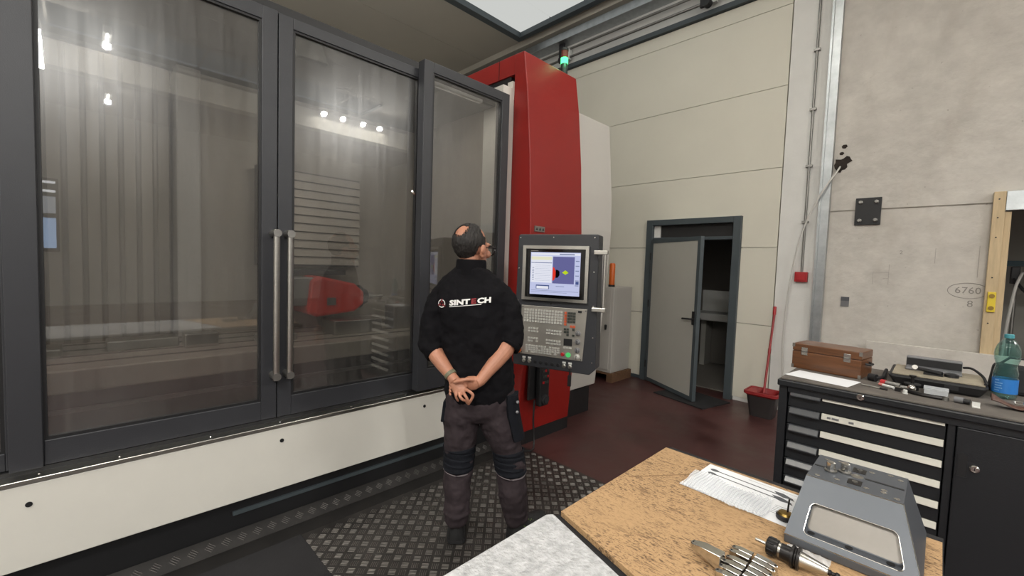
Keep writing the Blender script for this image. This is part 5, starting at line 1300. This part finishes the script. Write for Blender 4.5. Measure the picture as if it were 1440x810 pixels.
# ------------------------------------------------------------------ small tools in front
def small(name, label, cat, parts):
    xs_ = [p for mb, n, m in parts for p in mb.v]
    c = sum(xs_, Vector()) / len(xs_); t = thing(name, label, cat, (c.x, c.y, ZC))
    for mb, n, m in parts: mb.build(n, m, t, smooth=True)
small('magnet_stand', 'dark steel stand with upright stem in front of the instrument case', 'stand',
      [(MB().lathe([(.026, 0), (.026, .02), (.022, .022)], 20, (-.075, 3.0, ZC)), 'base', M['holder_black']), (MB().lathe([(.007, .022), (.007, .062), (.014, .066), (.014, .074)], 16, (-.075, 3.0, ZC)), 'stem', M['holder_black']),
       (MB().lathe([(.033, .026), (.033, .032)], 20, (-.075, 3.0, ZC)), 'collar', M['rubber'])])
small('red_cap_tube', 'steel tube with a red end cap lying beside the paper sheet', 'tool', [(MB().cyl((-.175, 2.985, ZC + .014), (-.118, 2.965, ZC + .014), .014), 'tube', M['steel_dull']), (MB().cyl((-.195, 2.992, ZC + .015), (-.175, 2.985, ZC + .015), .015), 'end_cap', M['alarm'])])
small('steel_ball_probe', 'short probe with a bright steel ball end near the dark stand', 'tool', [(MB().cyl((-.115, 2.945, ZC + .012), (-.09, 2.94, ZC + .014), .011), 'shank', M['steel_dull']), (MB().sphere((-.075, 2.936, ZC + .018), .018), 'ball', M['chrome'])])
small('white_cap', 'little white plastic cap standing near the cabinet front edge', 'cap', [(MB().lathe([(.009, 0), (.009, .018), (.006, .02)], 14, (-.095, 2.862, ZC)), 'cap', M['tube_white']), (MB().lathe([(.011, 0), (.011, .004)], 14, (-.095, 2.862, ZC)), 'rim', M['tube_white'])])
small('pink_cap_pen', 'small pen with pale pink cap lying beside the red capped tube', 'pen', [(MB().cyl((-.185, 2.955, ZC + .007), (-.14, 2.925, ZC + .007), .007), 'barrel', M['tube_white']), (MB().cyl((-.20, 2.965, ZC + .0075), (-.185, 2.955, ZC + .0075), .0075), 'pen_cap', mat('pink', (196, 120, 112), .5))])
small('small_vise', 'little clear plastic box lying before the black instrument case', 'box', [(BX(-.03, 2.955, ZC, .055, 3.02, ZC + .022), 'tray', M['bubble']), (BX(-.032, 2.953, ZC + .023, .057, 3.022, ZC + .03), 'lid', M['bubble'])])
small('curved_bracket', 'flat dark steel bracket lying along the cabinet front edge', 'bracket', [(MB().tube(smooth_path([(-.09, 2.90, ZC + .008), (-.05, 2.872, ZC + .008), (.0, 2.862, ZC + .008), (.045, 2.868, ZC + .008)]), [.010] * 19, 8, flat=.8), 'bar', M['holder_black']), (MB().cyl((.045, 2.868, ZC), (.045, 2.868, ZC + .016), .013), 'end_boss', M['steel_dull'])])
small('grey_connector', 'grey cable connector beside the flat dark bracket', 'connector', [(MB().cyl((.075, 2.87, ZC + .014), (.105, 2.862, ZC + .014), .014), 'plug', M['plastic_grey']), (MB().cyl((.105, 2.862, ZC + .013), (.125, 2.857, ZC + .013), .012), 'ring', M['black'])])
small('angle_clip', 'tiny white angled clip by the grey connector', 'clip', [(MB().box(.13, 2.835, ZC, .155, 2.842, ZC + .022), 'upright', M['tube_white']), (MB().box(.13, 2.815, ZC, .155, 2.835, ZC + .004), 'foot', M['tube_white'])])
small('flat_scriber', 'thin flat steel scriber lying between paper and small tools', 'scriber', [(MB().tube([(-.265, 2.885, ZC + .004), (-.19, 2.868, ZC + .004)], .004, 6), 'blade', M['steel']), (MB().tube([(-.19, 2.868, ZC + .005), (-.16, 2.862, ZC + .005)], .005, 8), 'shaft', M['holder_black'])])
small('square_block', 'little dark square gauge block near the steel ball probe', 'block', [(BX(-.135, 2.885, ZC, -.112, 2.905, ZC + .02), 'block', M['holder_black']), (BX(-.133, 2.887, ZC + .02, -.114, 2.903, ZC + .022), 'face', M['steel'])])
small('black_plug', 'black coiled cable with plug behind the wooden case end', 'cable', [(MB().tube(smooth_path([(-.24, 3.12, ZC + .02), (-.225, 3.06, ZC + .02), (-.20, 3.10, ZC + .02), (-.20, 3.2, ZC + .012), (-.205, 3.44, ZC + .010)]), .009, 8), 'lead', M['rubber']), (MB().cyl((-.25, 3.065, ZC + .02), (-.22, 3.05, ZC + .02), .02), 'plug', M['black'])])
# ------------------------------------------------------------------ bottle
BT = thing('water_bottle', 'ribbed turquoise plastic water bottle with blue label on the cabinet', 'bottle', (.248, 3.185, ZC))
prof = [(.030, 0), (.040, .004), (.043, .015), (.0435, .10), (.043, .125), (.0385, .145), (.036, .160), (.039, .176), (.044, .195), (.0455, .215), (.044, .235), (.036, .262), (.024, .282), (.0155, .292), (.0145, .300)]
MB().lathe(prof, 32, (.248, 3.185, ZC)).build('bottle_shell', M['pet'], BT, smooth=True, angle=180)
MB().rings([[Vector((.248 + r * math.cos(2 * PI * i / 32), 3.185 + r * math.sin(2 * PI * i / 32), ZC + h)) for i in range(32)] for r, h in ((.0442, .028), (.0442, .098))], cap=False).build('label', M['blue'], BT, smooth=True, angle=180)
mb = MB()
for k, (z0, w0) in enumerate(((.088, .5), (.074, .9), (.062, .8), (.050, .9), (.038, .6))):
    for i in range(8):
        a0 = -PI * .78 + i * w0 * .09; a1 = a0 + w0 * .07; r = .0446
        mb.add([(.248 + r * math.cos(a), 3.185 + r * math.sin(a), ZC + z) for a, z in ((a0, z0), (a1, z0), (a1, z0 + .004), (a0, z0 + .004))], [(0, 1, 2, 3)])
mb.build('label_print', mat('pale_blue_print', (150, 190, 226), .5), BT)
MB().lathe([(.017, .296), (.017, .312), (.015, .314)], 24, (.248, 3.185, ZC)).build('cap', mat('teal_cap', (70, 140, 150), .4), BT, smooth=True)
# crumpled brown leather case with shiny clasp
mb = MB(); nx, ny = 18, 12; V_ = []
for j in range(ny + 1):
    for i in range(nx + 1):
        u, v = i / nx, j / ny; a = PI * (1 - u)
        V_.append((.275 + .085 * (u * 2 - 1), 2.93 + .06 * (v - .5), ZC + .006 + .042 * abs(u * 2 - 1) ** 1.6 * (.6 + .4 * math.sin(v * 3 + u * 4)) + .01 * math.sin(PI * v)))
F_ = [(j * (nx + 1) + i, j * (nx + 1) + i + 1, (j + 1) * (nx + 1) + i + 1, (j + 1) * (nx + 1) + i) for j in range(ny) for i in range(nx)]
LC = thing('leather_strap', 'curled brown leather strap with a bright buckle beside the bottle', 'strap', (.275, 2.93, ZC))
o = MB().add(V_, F_).build('strap', M['leather'], LC, smooth=True, angle=180)
md = o.modifiers.new('s', 'SOLIDIFY'); md.thickness = .004
MB().tube([(.262, 2.905, ZC + .03), (.262, 2.945, ZC + .034), (.288, 2.945, ZC + .034), (.288, 2.905, ZC + .03), (.262, 2.905, ZC + .03)], .003, 6).build('buckle', M['chrome'], LC)
t = thing('dark_bag', 'small dark bag standing behind the water bottle', 'bag', (.25, 3.35, ZC))
MB().hexa([(.20, 3.30, ZC), (.42, 3.29, ZC), (.42, 3.42, ZC), (.20, 3.42, ZC)], [(.215, 3.33, ZC + .15), (.40, 3.32, ZC + .14), (.40, 3.39, ZC + .14), (.215, 3.39, ZC + .15)]).build('bag_body', M['rubber'], t, bevel=.02)
MB().tube([(.24, 3.36, ZC + .145), (.27, 3.36, ZC + .18), (.34, 3.36, ZC + .18), (.37, 3.36, ZC + .138)], .006, 8).build('handle', M['black'], t, smooth=True)

# ================================================================== THINGS BY THE BACK WALL
# bucket and mop
BK2 = thing('mop_bucket', 'dark bucket with red wringer insert by the white pillar', 'bucket', (-1.31, 5.28, 0))
def rrect(cx, cy, hx, hy, r, z, n=5):
    out = []
    for (sx_, sy_, a0) in ((1, 1, 0), (-1, 1, PI / 2), (-1, -1, PI), (1, -1, 3 * PI / 2)):
        for i in range(n + 1):
            a = a0 + PI / 2 * i / n; out.append(Vector((cx + sx_ * (hx - r) + r * math.cos(a), cy + sy_ * (hy - r) + r * math.sin(a), z)))
    return out
cxb, cyb = -1.31, 5.28
MB().rings([rrect(cxb, cyb, .11, .10, .04, 0.001), rrect(cxb, cyb, .145, .13, .04, .25), rrect(cxb, cyb, .138, .123, .04, .25), rrect(cxb, cyb, .105, .095, .04, .01)]).build('pail', M['bucket'], BK2, smooth=True)
MB().rings([rrect(cxb, cyb, .146, .131, .04, .232), rrect(cxb, cyb, .168, .148, .04, .25), rrect(cxb, cyb, .168, .148, .04, .278), rrect(cxb, cyb, .150, .132, .04, .278), rrect(cxb, cyb, .145, .128, .04, .24)], cap=False).build('rim', M['bucket_red'], BK2, smooth=True)
MB().rings([rrect(cxb + .045, cyb, .09, .11, .05, .275), rrect(cxb + .045, cyb, .06, .07, .04, .13), rrect(cxb + .045, cyb, .055, .065, .04, .135), rrect(cxb + .045, cyb, .075, .095, .045, .275)], cap=False).build('wringer', M['bucket_red'], BK2, smooth=True)
BX(cxb - .15, cyb - .13, .262, cxb - .03, cyb + .13, .27).build('wringer_plate', M['bucket_red'], BK2)
MP = thing('mop', 'red handled mop standing in the bucket and leaning on the wall', 'mop', (-1.31, 5.3, .05))
MB().cyl((-1.315, 5.28, .16), (-1.337, 5.618, 1.12), .0125, n=14).build('handle', M['bucket_red'], MP, smooth=True)
MB().cyl((-1.337, 5.612, 1.10), (-1.340, 5.632, 1.19), .017, n=14).build('hanger_end', M['alarm'], MP, smooth=True)
MB().cyl((-1.3265, 5.46, .67), (-1.3275, 5.477, .72), .0155, n=14).build('joint_ring', M['bucket_red'], MP, smooth=True)
MB().lathe([(.018, .17), (.03, .15), (.03, .14)], 16, (-1.315, 5.28, 0)).build('mop_head', M['cable'], MP, smooth=True)
# grey cabinet on a pallet, with an orange beacon
PL = thing('wooden_pallet', 'wooden pallet under the tall grey cabinet by the cream wall', 'pallet', (-3.6, 5.35, 0))
for k in range(4): BX(-4.05, 5.08 + k * .135, .10, -3.10, 5.18 + k * .135, .122).build('deck_board', M['pallet'], PL)
for xx in (-4.05, -3.62, -3.19): BX(xx, 5.08, 0.0, xx + .09, 5.585, .10).build('bearer', M['pallet'], PL)
GC = thing('grey_enclosure', 'plain light grey equipment enclosure standing on the pallet', 'enclosure', (-3.6, 5.3, .122))
BX(-4.0, 5.10, .123, -3.14, 5.58, 1.31).build('cabinet', M['machine_grey'], GC, bevel=.006)
BX(-4.0, 5.092, .16, -3.18, 5.10, 1.28).build('front_door', M['machine_grey'], GC, bevel=.003)
MB().lathe([(.012, 0), (.018, .06), (.012, .07)], 12, (-3.24, 5.085, .72), (0, 0, 1)).build('handle', M['black'], GC)
t = thing('orange_beacon', 'tall orange warning lens standing on the grey enclosure', 'beacon', (-3.26, 5.2, 1.31))
MB().lathe([(.045, 0), (.045, .03)], 20, (-3.26, 5.22, 1.31)).build('base', M['black'], t, smooth=True)
MB().lathe([(.04, .03), (.04, .31), (.03, .33)], 20, (-3.26, 5.22, 1.31)).build('lens', M['orange'], t, smooth=True)
